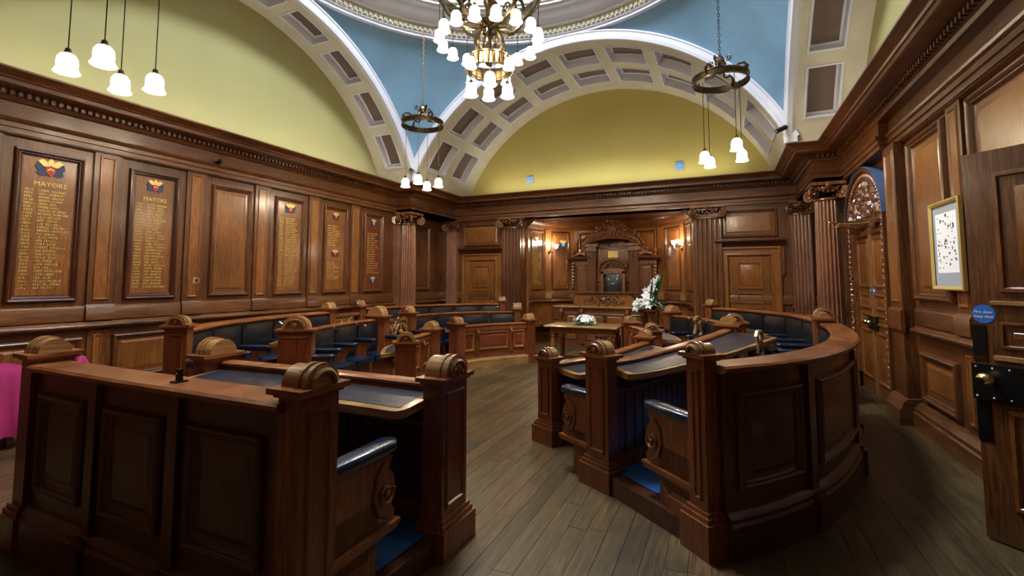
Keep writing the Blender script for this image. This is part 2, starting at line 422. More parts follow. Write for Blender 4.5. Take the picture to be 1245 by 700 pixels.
for c, (lab, nl, kd, cs) in labels.items():
    u = UL(c); hb = empty('honours_board', (XL + .002, c, 1.35), lab, 'honours board', 'honours boards along the left wall')
    red = c > 8
    p = panel(PL.f, u - .315, u + .315, 1.35, 3.07, hb, m_frame=WF if c < 5 else WV, m_pan=WR if red else (WP if c < 5 else WG), raised=False, name='board')
    g = lambda u, n, v: PL.f(u, n + .008, v)
    s = .15 * cs
    crest(g, u, 2.87, s, hb, kd)
    if c < 5:
        g2 = lambda uu, n, v: g(uu, n, v)
        text_mesh('MAYORS', .075, g, u + .01, 2.695, 0, GOLD, hb, 'title')
    y0, y1 = 1.5, (2.64 if c < 5 else 2.72)
    if c == 7.1:
        tag(obj('gilt_lettering', lettering(g, u - .2, u + .2, 2.27, 2.7, 9, 3, False), GOLD, hb, sm=False), kind='stuff')
        crest(g, u, 2.13, s, hb, kd)
        tag(obj('gilt_lettering', lettering(g, u - .2, u + .2, 1.62, 1.97, 8, 4, False), GOLD, hb, sm=False), kind='stuff')
    elif red:
        tag(obj('gilt_lettering', lettering(g, u - .2, u + .2, 1.75, 2.65, 18, 5), GOLD, hb, sm=False), kind='stuff')
        crest(g, u, 1.6, s, hb, 1)
    else:
        tag(obj('gilt_lettering', lettering(g, u - .21, u + .21, y0, y1, nl, int(c * 10)), GOLD, hb, sm=False), kind='stuff')
# pulls the header above the bays
obj('header_rail', MB().sweepu(PL.f, [(0, 3.17), (.05, 3.19), (.05, 3.24), (0, 3.24)], 0, PL.L), WH, wl)
sw = empty('light_switch', (XL + .03, 4.33, 1.62), 'small pale light switch on the left wall strip before the blank panel', 'switch')
obj('plate', MB().box(PL.f, UL(4.35), UL(4.44), .03, .04, 1.56, 1.65), WC, sw); obj('toggle', MB().box(PL.f, UL(4.385), UL(4.405), .04, .055, 1.59, 1.62), BLACK, sw)
sn = empty('motion_sensor', (XL + .1, 4.6, 3.4), 'small black sensor fixed to the left frieze above the blank panel', 'sensor')
obj('bracket', MB().box(PL.f, UL(4.58), UL(4.62), .07, .13, 3.36, 3.4), BLACK, sn); obj('eye', MB().ball((UL(4.6), .15, 3.4), .035, 8, 5, PL.f), BLACK, sn)
# back wall: doors with overpanels each side of the recess
def uB(x): return x - XL
runs(PBk, wb, [(0, uB(-5.2)), (uB(0), PBk.L)], SURB, 'surbase'); runs(PBk, wb, [(0, uB(-6.5)), (uB(1.25), PBk.L)], DADO, 'dado_rail')
for k, (xc, nm, lab) in enumerate(((-5.82, 'door_3', 0), (.5, 'door_4', 0))):
    d = empty(nm, (xc, YB, 0), kind='structure'); f = lambda u, n, v, q=uB(xc): PBk.f(u + q, n, v)
    panel(f, -.55, .55, 2.5, 3.1, d, k=1.0, name='overpanel')
    obj('hood', MB().sweepu(f, [(0, 2.32), (.04, 2.33), (.07, 2.38), (.13, 2.40), (.15, 2.43), (.15, 2.455), (0, 2.46)], -.66, .66), WF, d)
    mb = MB(); mb.frame(f, -.58, .58, -.6, 2.3, [(0, .002), (0, .06), (.03, .075), (.06, .05), (.13, .045), (.16, .06), (.19, .03), (.2, 0)]); obj('architrave', mb, WG, d)
    for sg in (-1, 1):
        obj('ear', MB().poly(f, [(sg * .58, 2.28), (sg * .64, 2.28), (sg * .64, 1.75), (sg * .61, 1.7), (sg * .58, 1.72)], .0, .05), WV, d)
    lf = obj('door_leaf', MB().box(f, -.38, .38, 0, .025, 0, 2.1), WP, d, sm=False)
    g = lambda u, n, v, f=f: f(u, n + .025, v)
    for a, b in ((1.42, 2.0), (1.12, 1.36), (.3, 1.05)):
        o = obj('door_panel', MB().frame(g, -.24, .24, a, b, [(0, .001), (.01, .018), (.03, .018), (.045, -.004), (.06, -.004), (.09, .008)], fill=True), WG, d)
# pilasters with capitals
def capital(name, f, u, n, v, r, parent, depth=None, flat=False):
    """scrolled capital centred at (u,n), underside at v"""
    dp = depth or r
    o = obj(name, MB().box(f, u - r * 1.45, u + r * 1.45, n - dp * (1.45 if not flat else 0), n + dp * 1.45, v + .24, v + .29), CARV, parent)
    mb = MB(); mb.tube([f(u + r * 1.02 * cos(a), n + dp * 1.02 * sin(a), v + .02) for a in [2 * pi * i / 16 for i in range(16)]], .02, 6, True)
    mb.tube([f(u + r * 1.08 * cos(a), n + dp * 1.08 * sin(a), v + .2) for a in [2 * pi * i / 16 for i in range(16)]], .028, 6, True)
    obj('necking', mb, CARV, o)
    for su in (-1, 1):
        for sn in ((-1, 1) if not flat else (1,)):
            mb = MB(); q = r * 1.15
            # volute lies in the diagonal plane
            g = lambda a, b, c, su=su, sn=sn: f(u + su * (q + a * .75), n + sn * (dp * 1.1 + a * .75) + b * sn * .0, v + c)
            pts = spiral((0.0, .11), .095, 1.9, -1, 1.4, 22, .12)
            for off in (-.022, .022):
                mb.tube([(lambda p: (p[0] + off * su * .7, p[1] - off * .7, p[2]))(g(a, 0, b)) for a, b in pts], [.024 - .012 * i / 22 for i in range(22)], 6)
            mb.ball(g(0, 0, .11), .035)
            obj('volute', mb, CARV, o)
    mb = MB()
    for i in range(7):
        a = pi * i / 6; mb.ball(f(u + r * 1.05 * cos(a) * .75, n + dp * 1.15, v + .2 - .06 * sin(a)), .026, 6, 4)
    mb.ball(f(u, n + dp * 1.3, v + .24), .05, 7, 5)
    obj('garland', mb, CARV, o)
    return o
def pilaster(f, u0, u1, proud, parent, v0=.0, v1=2.92, flutes=5, name='fluted_pilaster', m=None):
    pts = [(0, u0)]; k = flutes; wd = (u1 - u0); m = m or WCOL
    prof = [(u0, 0), (u0, proud)]; fw = wd / (k + .5)
    for i in range(k):
        c = u0 + wd * (i + .75) / (k + .5)
        for t in range(5):
            a = pi * t / 4; prof.append((c - cos(a) * fw * .36, proud - sin(a) * fw * .3))
    prof += [(u1, proud), (u1, 0)]
    mb = MB(); mm = len(prof); vs = [f(a, b, v0 + .3) for a, b in prof] + [f(a, b, v1) for a, b in prof]
    mb.add(vs, [(j, (j + 1) % mm, mm + (j + 1) % mm, mm + j) for j in range(mm - 1)])
    o = obj(name, mb, m, parent, ang=25)
    obj('pilaster_base', MB().sweepu(f, [(0, v0), (proud + .05, v0), (proud + .05, v0 + .2), (proud + .02, v0 + .23), (proud + .03, v0 + .27), (proud, v0 + .31), (0, v0 + .31)], u0 - .03, u1 + .03), WH, o)
    return o
for x0, x1 in ((-5.18, -4.66), (-.54, -.02)):
    o = pilaster(PBk.f, uB(x0), uB(x1), .12, wb, flutes=5, m=WV)
    capital('capital', PBk.f, uB((x0 + x1) / 2), .06, 2.92, .24, wb, depth=.13, flat=True)
for x0, x1 in ((-6.86, -6.54), (1.28, 1.62)):
    o = pilaster(PBk.f, uB(x0), uB(x1), .1, wb, flutes=5); capital('capital', PBk.f, uB((x0 + x1) / 2), .05, 2.92, .15, wb, depth=.06, flat=True)
# left wall end pilaster and corner panel
o = pilaster(PL.f, UL(8.93), UL(9.25), .1, wl); capital('capital', PL.f, UL(9.09), .05, 2.92, .15, wl, depth=.06, flat=True)
panel(PL.f, UL(9.6), UL(10.4), 1.36, 3.0, wl, m_pan=WV)
# recess at the back: curved wall
ap = [(-4.64, YB), (-4.64, 11.25)] 
arc = [(CX + 2.02 * cos(a) * .98, 11.25 + 1.62 * sin(a)) for a in [pi - pi * i / 20 for i in range(21)]]
PA = Path(arc, False); fa = PA.f
wa = tag(obj('wall_recess', MB().box(fa, 0, PA.L, -.12, 0, 0, 3.2, step=.16), WG, None, sm=True, loc=(CX, 12, 0)), kind='structure')
for sx, n in ((-4.64, 1), (-.56, -1)):
    obj('reveal', MB().box(ident, sx - (.12 if n > 0 else 0), sx + (.0 if n > 0 else .12), YB - .03, 11.3, 0, 3.2), WV, wa, sm=False)
st = .15
obj('recess_cornice', MB().sweepu(fa, [(0, 2.98), (.04, 3.0), (.06, 3.05), (.14, 3.10), (.18, 3.17), (.18, 3.21), (0, 3.21)], 0, PA.L, st), WH, wa)
obj('surbase', MB().sweepu(fa, SURB, 0, PA.L, st), WH, wa); obj('dado_rail', MB().sweepu(fa, DADO, 0, PA.L, st), WH, wa); obj('skirting', MB().sweepu(fa, SKIRT, 0, PA.L, st), WH, wa)
obj('seat_ledge', MB().sweepu(fa, [(0, .44), (.3, .44), (.32, .47), (.3, .5), (0, .5)], 0, PA.L, st), WH, wa)
nb = 7; bw = PA.L / nb
for i in range(nb):
    u = (i + .5) * bw
    if i in (1, 5) or True:
        wdt = bw * .33
        if i == 0:
            continue
        panel(fa, u - wdt, u + wdt, 1.36, 2.92, wa, m_pan=WG, m_frame=WV, step=.1, k=.8)
    panel(fa, u - wdt, u + wdt, .55, .95, wa, step=.1, k=.6)
for i in range(1, nb): 
    mb = MB().box(fa, i * bw - .08, i * bw + .08, 0, .035, 1.3, 2.98, step=.1); obj('pilaster_strip', mb, WG, wa)
    obj('plinth_block', MB().box(fa, i * bw - .1, i * bw + .1, 0, .06, 1.12, 1.3, step=.1), WC, wa)
hb = empty('honours_board', (-4.5, 11.6, 1.36), 'gilt lettered honours board inside the recess, left of the throne', 'honours board', 'honours boards in the recess')
u = .5 * bw; panel(fa, u - bw * .34, u + bw * .34, 1.36, 2.92, hb, m_pan=WG, step=.1, k=.8, raised=False, name='board')
ga = lambda u, n, v: fa(u, n + .01, v)
tag(obj('gilt_lettering', lettering(ga, u - .2, u + .2, 1.5, 2.5, 16, 77), GOLD, hb, sm=False), kind='stuff'); crest(ga, u, 2.68, .1, hb, 1)
bd = empty('painted_crest', fa(1.62 * bw, .02, 2.55), 'small blue and white painted crest above gilt lines behind the throne', 'crest')
crest(ga, 1.62 * bw, 2.6, .14, bd, 1); tag(obj('gilt_lettering', lettering(ga, 1.62 * bw - .17, 1.62 * bw + .17, 1.6, 2.4, 14, 78, False), GOLD, bd, sm=False), kind='stuff')
# soffit of recess
mb = MB().poly(lambda a, n, b: (a, b, n), [(-4.64, YB)] + arc + [(-.56, YB)], 3.2, 3.3); tag(obj('ceiling_recess', mb, WF, None, sm=False, loc=(CX, 12, 3.2)), kind='structure')
# right wall
segR = [(UR(11.04), UR(9.3)), (UR(6.62), UR(3.5)), (UR(2.45), PR.L)]
runs(PR, wr, segR, SURB, 'surbase'); runs(PR, wr, segR, DADO, 'dado_rail'); runs(PR, wr, segR, SKIRT, 'skirting')
obj('header_rail', MB().sweepu(PR.f, [(0, 3.17), (.05, 3.19), (.05, 3.24), (0, 3.24)], UR(6.9), PR.L), WH, wr)
panel(PR.f, UR(6.57), UR(5.62), 1.38, 3.14, wr, k=1.25); panel(PR.f, UR(6.53), UR(5.66), .32, .84, wr, k=1.1)
strip_(PR.f, UR(5.55), UR(5.26), 1.3, 3.2, wr); strip_(PR.f, UR(5.52), UR(5.3), .28, 1.0, wr, base=False, proud=.02)
panel(PR.f, UR(5.14), UR(3.95), 1.38, 3.14, wr, k=1.25); panel(PR.f, UR(5.1), UR(4.1), .32, .84, wr, k=1.1)
panel(PR.f, UR(3.4), UR(2.5), 2.65, 3.14, wr, k=1.); panel(PR.f, UR(2.3), UR(1.0), 1.38, 3.14, wr, k=1.25); panel(PR.f, UR(2.3), UR(1.0), .32, .84, wr, k=1.1)
o = obj('pilaster_strip', MB().box(PR.f, UR(7.08), UR(6.68), 0, .12, 0, 3.2), WV, wr, sm=False)
g = lambda u, n, v: PR.f(u, n + .12, v); obj('strip_panel', MB().frame(g, UR(7.03), UR(6.73), 1.35, 3.12, [(0, .001), (.01, .014), (.02, .014), (.03, .002), (.035, .002)], fill=True), WP, o, sm=False)
obj('plinth_block', MB().sweepu(PR.f, [(.0, 0), (.21, 0), (.21, .17), (.19, .19), (.17, .25), (.13, .29), (.0, .3)], UR(7.12), UR(6.64)), WH, o)
obj('plinth_block', MB().sweepu(PR.f, [(.11, 1.02), (.15, 1.04), (.15, 1.26), (.11, 1.3)], UR(7.1), UR(6.66)), WH, o)
# ------------------------------------------------------------------ arched double doors in right wall
d1 = empty('door_1', (XR, 8.12, 0), kind='structure'); yc, hw, zs, za = 8.13, .98, 2.45, .74
fr = lambda u, n, v: PR.f(UR(yc) + u, n, v)
def archpts(h, rise, k=20, z=zs): return [(h * cos(pi * i / k), z + rise * sin(pi * i / k)) for i in range(k + 1)]
def arch_band(f, h0, r0, h1, r1, n0, n1, zb, z=zs, k=20):
    a = [(h0, zb)] + archpts(h0, r0, k, z) + [(-h0, zb)]; b = [(h1, zb)] + archpts(h1, r1, k, z) + [(-h1, zb)]
    m = len(a); vs = []; fs = []
    for (p, q) in zip(a, b): vs += [f(p[0], n0, p[1]), f(p[0], n1, p[1]), f(q[0], n1, q[1]), f(q[0], n0, q[1])]
    for i in range(m - 1):
        for j in range(4): fs.append((4 * i + j, 4 * i + (j + 1) % 4, 4 * i + 4 + (j + 1) % 4, 4 * i + 4 + j))
    fs += [(0, 1, 2, 3), (4 * m - 4, 4 * m - 3, 4 * m - 2, 4 * m - 1)]
    return MB().add(vs, fs)
obj('outer_architrave', arch_band(fr, hw, za, hw - .05, za - .05, 0, .14, 0), WV, d1)
obj('carved_border', arch_band(fr, hw - .05, za - .05, hw - .2, za - .2, 0, .10, .22), CARV, d1)
obj('blue_edge', arch_band(fr, hw + .012, za + .012, hw, za, .0, .15, zs), plain('blue_grey', '#465a7c', .5), d1)  # thin blue-grey strip round the outside of the arch
mb = MB(); r_ = random.Random(8)
for sg in (-1, 1):
    v = .3
    while v < zs:
        curl(mb, fr, sg * (hw - .125) + r_.uniform(-.012, .012), v, .115, .045, r_.choice((1, -1)), r_.uniform(0, 6), .015, 1., 8); mb.ball((sg * (hw - .125), .11, v + .045), (.03, .03, .03), 6, 4, fr); v += .085
for i in range(34):
    a = pi * (i + .5) / 34; mb.ball(((hw - .125) * cos(a), .11, zs + (za - .125) * sin(a)), (.04, .03, .035), 6, 4, fr)
obj('border_carving', mb, CARV, d1)
tp = MB().poly(fr, archpts(hw - .2, za - .2, 16, zs), 0, .03); ty = obj('tympanum', tp, CARV, d1)
mb = MB(); carving(mb, fr, lambda u, v: (u / (hw - .26)) ** 2 + ((v - zs) / (za - .26)) ** 2 < 1, -hw, hw, zs + .03, zs + za, .07, r_, 110, .11); obj('carved_figures', mb, CARV, ty)
obj('transom', MB().sweepu(fr, [(0, 2.36), (.08, 2.36), (.11, 2.4), (.11, 2.46), (0, 2.46)], -hw + .2, hw - .2), WH, d1)
for sg in (-1, 1):
    a, b = sorted((sg * .006, sg * .77)); lf = obj('door_leaf', MB().box(fr, a, b, .0, .045, 0.01, 2.36), WP, d1, sm=False)
    g = lambda u, n, v: fr(u, n + .045, v)
    for p, q in ((1.5, 2.2), (1.2, 1.42), (.98, 1.14), (.2, .9)):
        obj('door_panel', MB().frame(g, a + .1, b - .1, p, q, [(0, .001), (.01, .02), (.03, .02), (.045, -.004), (.06, -.004), (.08, .006)], fill=True), WG, lf)
    obj('head_moulding', MB().box(g, a + .08, b - .08, 0, .05, 2.24, 2.29), WH, lf)
    obj('rim_lock', MB().box(g, min(sg * .02, sg * .2), max(sg * .02, sg * .2), 0, .03, .92, 1.1), BLACK, lf)
    obj('knob', MB().ball((sg * .08, .08, 1.02), .035, 10, 6, g).tube([g(sg * .08, .02, 1.02), g(sg * .08, .07, 1.02)], .012), PBRASS, lf)
    ds = obj('door_closer', MB().box(g, min(sg * .3, sg * .62), max(sg * .3, sg * .62), .02, .09, 2.3, 2.36).tube([g(sg * .45, .09, 2.38), g(sg * .1, .34, 2.4), g(sg * .45, .36 + (.2 if sg > 0 else 0), 2.4)], .014), PBRASS, lf)
    st_ = empty('door_sticker', fr(sg * .06, .05, 1.46), 'small blue sticker on the %s arched door leaf above its lock' % ('nearer' if sg > 0 else 'farther'), 'sticker', 'stickers on the arched doors')
    obj('disc', MB().poly(g, [(sg * .07 + .05 * cos(t), 1.46 + .055 * sin(t)) for t in [2 * pi * i / 20 for i in range(20)]], 0, .003), STICK, st_)
    obj('white_bar', MB().box(g, sg * .07 - .035, sg * .07 + .035, .003, .004, 1.45, 1.475), PAPER, st_)
obj('meeting_bead', MB().box(fr, -.015, .015, .045, .065, .01, 2.36), WC, d1)
# paper notice, framed picture
nt = empty('wall_notice', (XR, 10.7, 1.6), 'small pale printed notice on the dark wall right of the right column', 'notice')
gn = lambda u, n, v: PR.f(UR(11.0) + u, n, v)
obj('sheet', MB().box(gn, .04, .48, .02, .03, 1.62, 2.14), PAPER, nt, sm=False)
obj('drawing', MB().box(gn, .14, .34, .03, .032, 1.72, 1.98).box(gn, .1, .4, .03, .032, 2.03, 2.06), plain('grey_print', '#8a8378', .7), nt, sm=False)
pf = empty('framed_picture', (XR - .04, 5.5, 1.5), 'gilt framed print with grey mount hanging beside the open door', 'picture')
gp = lambda u, n, v: PR.f(UR(5.84) + u, n + .075, v)
obj('frame', MB().frame(gp, 0, .64, 1.51, 2.33, [(0, 0), (0, .03), (.012, .038), (.03, .03), (.04, .02)]), plain('gilt_frame', '#cdb06a', .35, .35), pf, ang=20)
obj('mount', MB().box(gp, .035, .605, .0, .012, 1.545, 2.295), MOUNT, pf, sm=False)
obj('print', MB().box(gp, .1, .54, .012, .014, 1.67, 2.22), PAPER, pf, sm=False)
mb = MB(); r_ = random.Random(2)
for i in range(60):
    a, b = r_.uniform(.12, .5), r_.uniform(1.7, 2.19); mb.box(gp, a, a + r_.uniform(.008, .03), .014, .0155, b, b + r_.uniform(.006, .025))
tag(obj('print_marks', mb, INK, pf, sm=False), kind='stuff')
# ------------------------------------------------------------------ open door leaf at right
d2 = empty('door_2', (1.97, 3.43, 0), kind='structure')
PD = Path([(1.45, 4.0), (2.05, 3.40)], False); L2 = PD.L; fd = PD.f   # normal: right of travel = toward camera side
lf = obj('door_leaf', MB().box(fd, 0, L2, -.045, 0, .012, 2.42), WV, d2, sm=False)
def dp(a, b, p, q, m=WP, k=1.):
    o = obj('door_panel', MB().frame(fd, a, b, p, q, [(0, .001), (0, -.006), (.02 * k, -.012), (.03 * k, .012), (.05 * k, .012), (.07 * k, -.012), (.1 * k, -.012), (.13 * k, .002)], fill=True), m, lf)
dp(.12, L2 - .1, 1.5, 2.3); dp(.12, L2 - .1, 1.17, 1.36, k=.6); dp(.12, L2 - .1, .2, .84)
obj('bolection', MB().sweepu(fd, [(0, 1.44), (.018, 1.45), (.018, 1.47), (0, 1.475)], .1, L2 - .06).sweepu(fd, [(0, 1.105), (.018, 1.11), (.018, 1.135), (0, 1.14)], .1, L2 - .06), WC, lf)
lk = obj('rim_lock', MB().box(fd, -.004, .3, .0, .035, .86, 1.08), BLACK, lf)
mb = MB()
for a in (.02, .1, .18, .28):
    for v in (.88, 1.06): mb.ball((a, .036, v), .008, 6, 4, fd)
obj('screws', mb, STUD, lk)
obj('knob', MB().tube([fd(.09, .03, 1.0), fd(.09, .08, 1.0)], .016, 10).ball((.09, .1, 1.0), (.045, .03, .034), 12, 8, fd), PBRASS, lk)
obj('finger_plate', MB().box(fd, -.003, .065, 0, .005, 1.13, 1.32).box(fd, -.003, .065, 0, .005, .6, .86), BLACK, lf, sm=False)
obj('latch_plate', MB().box(fd, -.003, .065, 0, .007, 1.10, 1.125), PBRASS, lf, sm=False)
sk = empty('door_sticker', fd(.06, .004, 1.385), 'round blue and white sticker above the lock on the open door', 'sticker')
obj('disc', MB().poly(fd, [(.06 + .058 * cos(t), 1.39 + .058 * sin(t)) for t in [2 * pi * i / 28 for i in range(28)]], 0, .003), STICK, sk)
text_mesh('Fire door', .024, fd, .06, 1.402, .0035, PAPER, sk); text_mesh('keep shut', .024, fd, .06, 1.374, .0035, PAPER, sk)
# lobby behind the doorway
lob = tag(obj('wall_lobby', MB().box(ident, 2.1, 3.3, 3.45, 3.55, 0, 2.8).box(ident, 2.1, 3.3, 2.35, 2.45, 0, 2.8).box(ident, 3.3, 3.4, 2.35, 3.55, 0, 2.8).box(ident, 2.1, 3.4, 2.35, 3.55, 2.8, 2.9).box(ident, 2.1, 3.4, 2.35, 3.55, -.1, 0), WV, None, sm=False), kind='structure')
runs(PF, wf, [(0, PF.L)], SURB, 'surbase'); runs(PF, wf, [(0, PF.L)], DADO, 'dado_rail')
for i in range(8): panel(PF.f, .3 + i * 1.08, 1.1 + i * 1.08, 1.36, 3.07, wf); 
# ------------------------------------------------------------------ entablature round the room
FR = [(-6.98, YF + .07), (-6.98, .87), (-6.58, .87), (-6.58, YF + .07)]
ring = [(-6.98, .87), (-6.98, 8.93), (-6.58, 8.93), (-6.58, 10.97), (1.38, 10.97), (1.38, 8.93), (1.78, 8.93), (1.78, 7.0), (1.88, 7.0), (1.88, .87), (1.38, .87), (1.38, -1.17), (-6.58, -1.17), (-6.58, .87)]
ringc = [p for p in ring if p[1] != 7.0]; ringc = [((1.80, p[1]) if p[0] in (1.78, 1.88) else p) for p in ringc]
ARCH = [(-.5, 3.2), (.0, 3.2), (.0, 3.255), (.02, 3.26), (.02, 3.31), (.045, 3.33), (.055, 3.35), (.02, 3.36), (.0, 3.37), (.0, 3.54), (-.5, 3.54)]
t1 = tag(obj('trim_1', mitre(ring, ARCH, True), WH, None, loc=(CX, CY, 3.2), ang=20), kind='structure')
CORN = [(-.5, 3.53), (.0, 3.53), (.03, 3.54), (.05, 3.565), (.07, 3.575), (.07, 3.63), (.13, 3.635), (.26, 3.64), (.28, 3.65), (.28, 3.695), (.3, 3.7), (.31, 3.72), (.35, 3.745), (.39, 3.765), (.40, 3.77), (.40, 3.79), (-.5, 3.80)]
obj('cornice', mitre(ringc, CORN, True), WH, t1, ang=20)
# dentils
mb = MB()
for i in range(len(ringc)):
    a = Vector(ringc[i]); b = Vector(ringc[(i + 1) % len(ringc)]); P = Path([a, b], False); u = .04
    if a.y < -.5 and b.y < -.5: continue
    while u < P.L - .05: mb.box(P.f, u, u + .036, .06, .115, 3.58, 3.628); u += .068
tag(obj('dentils', mb, WH, t1, sm=False), kind='stuff')
obj('dentil_gap_shade', mitre(ringc, [(.068, 3.578), (.073, 3.578), (.073, 3.632), (.068, 3.632)], True), plain('painted_gap_shade', '#160c06', .7), t1, sm=False)  # dark strip behind the dentils, painting in the shade of their gaps
DK = plain('dark_recess', '#1d0f08', .6)
# corner canopy soffits + columns
for sx, nm in ((-1, 'left'), (1, 'right')):
    x0, x1 = ((-7.05, -6.58) if sx < 0 else (1.38, 1.95))
    tag(obj('ceiling_corner', MB().box(ident, x0, x1, 8.93, 11.04, 3.2, 3.3), WF, None, sm=False, loc=((x0 + x1) / 2, 10, 3.2)), kind='structure')
def column(x, y, lab):
    r = .19; o = empty('fluted_column', (x, y, 0), lab, 'column', 'free standing fluted columns')
    prof = [(r * 1.0, .42)] + [(r * (1 - .14 * (t ** 1.6)), .42 + t * 2.5) for t in [i / 12 for i in range(13)]]
    obj('shaft', MB().lathe((x, y, 0), prof, 160, fr=lambda a: 1 - .13 * abs(sin(a * 10)) ** .6), WCOL, o, ang=50)
    obj('base', MB().lathe((x, y, 0), [(.0, .2), (.27, .2), (.28, .24), (.27, .28), (.23, .3), (.22, .33), (.235, .36), (.22, .4), (.19, .43)], 28).box(ident, x - .28, x + .28, y - .28, y + .28, 0, .2), WH, o)
    capital('capital', lambda u, n, v: (x + u, y - n, v), 0, 0, 2.90, .17, o)
column(-6.78, 9.14, 'reddish fluted oak column with scrolled capital in the left corner')
column(1.58, 9.14, 'reddish fluted oak column with scrolled capital in the right corner')
# ------------------------------------------------------------------ ceiling: lunettes, arches, pendentives, dome
SQ = 3.6; R1 = 3.95; ZC = 2.25; RS = 5.42; Z0 = 2.3; RR = 3.62; ZR = Z0 + sqrt(RS ** 2 - RR ** 2)
ceil = empty('ceiling', (CX, CY, 6.3), kind='structure')
def lun(name, f, m, hw=3.75):
    pts = [(R1 * 1.03 * sin(a), ZC + R1 * 1.03 * cos(a)) for a in [radians(-70 + 5 * i) for i in range(29)]]
    pts = [(-hw, 3.7)] + [(max(-hw, min(hw, a)), max(3.7, b)) for a, b in pts] + [(hw, 3.7)]
    return tag(obj(name, MB().poly(f, pts, 0, .1), m, None, sm=False, loc=f(0, 0, 3.7)), kind='structure')
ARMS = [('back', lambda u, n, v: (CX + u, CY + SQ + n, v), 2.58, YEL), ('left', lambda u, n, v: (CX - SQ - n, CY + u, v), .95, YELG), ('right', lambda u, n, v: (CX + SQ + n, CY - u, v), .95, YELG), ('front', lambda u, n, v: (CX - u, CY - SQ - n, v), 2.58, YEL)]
for nm, f, D, ym in ARMS:
    lun('lunette_wall_' + nm, lambda u, n, v, f=f, D=D: f(u, n + D, v), ym)
    g = lambda a, n, r, f=f: f(r * sin(a), n, ZC + r * cos(a))       # (angle, depth, radius)
    rows = [(.36, 1.06), (1.36, 2.06)] if D > 2 else [(.22, .66)]
    pit = radians(14.1); hc = radians(5.4)
    ang = [-radians(70)]; cof = set()
    for k in range(-4, 5): ang += [k * pit - hc, k * pit + hc]
    ang.append(radians(70)); dep = [0]
    for a, b in rows: dep += [a, b]
    dep.append(D + .02); mb = MB()
    for i in range(len(ang) - 1):
        for j in range(len(dep) - 1):
            if i % 2 == 1 and j % 2 == 1: continue
            k = max(1, int((ang[i + 1] - ang[i]) / radians(4)))
            for q in range(k):
                a0 = ang[i] + (ang[i + 1] - ang[i]) * q / k; a1 = ang[i] + (ang[i + 1] - ang[i]) * (q + 1) / k
                a0 = max(-radians(67), min(radians(67), a0)); a1 = max(-radians(67), min(radians(67), a1))
                if abs(a1 - a0) < 1e-4: continue
                mb.add([g(a0, dep[j], R1), g(a1, dep[j], R1), g(a1, dep[j + 1], R1), g(a0, dep[j + 1], R1)], [(0, 1, 2, 3)])
    obj('arch_soffit', mb, BEIGE, ceil, ang=60)
    if nm == 'front': 
        pass
    for k in range(-4, 5):
        for a, b in rows:
            ac = k * pit; L = []
            for e, dr in ((-.02, -.002), (-.02, -.014), (.008, -.014), (.012, .0), (.014, .14), (.03, .15), (.05, .165)):
                ea = e / R1; L.append([(ac - hc + ea, a + e), (ac, a + e), (ac + hc - ea, a + e), (ac + hc - ea, b - e), (ac, b - e), (ac - hc + ea, b - e)]); L[-1] = [g(p, q, R1 + dr) for p, q in L[-1]]
            vs = sum(L, []); fs = [(6 * i + j, 6 * i + (j + 1) % 6, 6 * i + 6 + (j + 1) % 6, 6 * i + 6 + j) for i in range(len(L) - 1) for j in range(6)]
            c = obj('coffer', MB().add(vs, fs), WHITE, ceil, ang=20)
            e = .045; ea = e / R1
            obj('coffer_panel', MB().add([g(p, q, R1 + .16) for p, q in ((ac - hc + ea, a + e), (ac, a + e), (ac + hc - ea, a + e), (ac + hc - ea, b - e), (ac, b - e), (ac - hc + ea, b - e))], [(0, 1, 4, 5), (1, 2, 3, 4)]), BROWN, c, sm=False)
    prof = [(R1 - .03, .05), (R1 - .03, -.02), (R1 + .02, -.04), (R1 + .03, -.02), (R1 + .10, -.035), (R1 + .115, -.055), (R1 + .14, -.055), (R1 + .15, -.0), (R1 + .2, .1), (R1, .1)]
    vs = []; fs = []; m = len(prof); K = 56; A = radians(66.5)
    for i in range(K + 1):
        a = -A + 2 * A * i / K
        vs += [g(a, n, r) for r, n in prof]
        if i: fs += [(m * (i - 1) + j, m * (i - 1) + (j + 1) % m, m * i + (j + 1) % m, m * i + j) for j in range(m)]
    obj('archivolt', MB().add(vs, fs), WHITE, ceil, ang=25)
# white corner springers + blue pendentives
for k in range(4):
    a0 = pi / 4 + k * pi / 2; sx = 1 if cos(a0) > 0 else -1; sy = 1 if sin(a0) > 0 else -1
    X = CX + sx * SQ; Y = CY + sy * SQ
    pts = [(-.06, -.5), (-.5, -.06), (-.5, .3), (.3, .3), (.3, -.5)]
    obj('springer', MB().poly(lambda a, n, b: (X + a * sx, Y + b * sy, n), [(-.0, -.05), (-.05, -.0), (-.05, .12), (.12, .12), (.12, -.05)], 3.78, 4.1), WHITE, ceil, sm=False)
    mb = MB(); NA, NH = 40, 14; vs = []; fs = []
    for i in range(NA + 1):
        a = k * pi / 2 + pi / 2 * i / NA; d = SQ / max(abs(cos(a)), abs(sin(a)))
        z1 = Z0 + sqrt(max(0, RS ** 2 - d ** 2)); 
        for j in range(NH + 1):
            z = z1 + (ZR - z1) * j / NH; r = sqrt(max(0, RS ** 2 - (z - Z0) ** 2)); vs.append((CX + r * cos(a), CY + r * sin(a), z))
    for i in range(NA):
        for j in range(NH): p = i * (NH + 1) + j; fs.append((p, p + NH + 1, p + NH + 2, p + 1))
    obj('pendentive', mb.add(vs, fs), BLUEP, ceil, ang=80)
C6 = (CX, CY, 0)
obj('dome_ring', MB().lathe(C6, [(3.9, ZR - .02), (3.64, ZR - .02), (3.56, ZR - .02), (3.55, ZR + .02), (3.52, ZR + .03), (3.52, ZR + .05), (3.5, ZR + .055)], 96), WHITE, ceil)
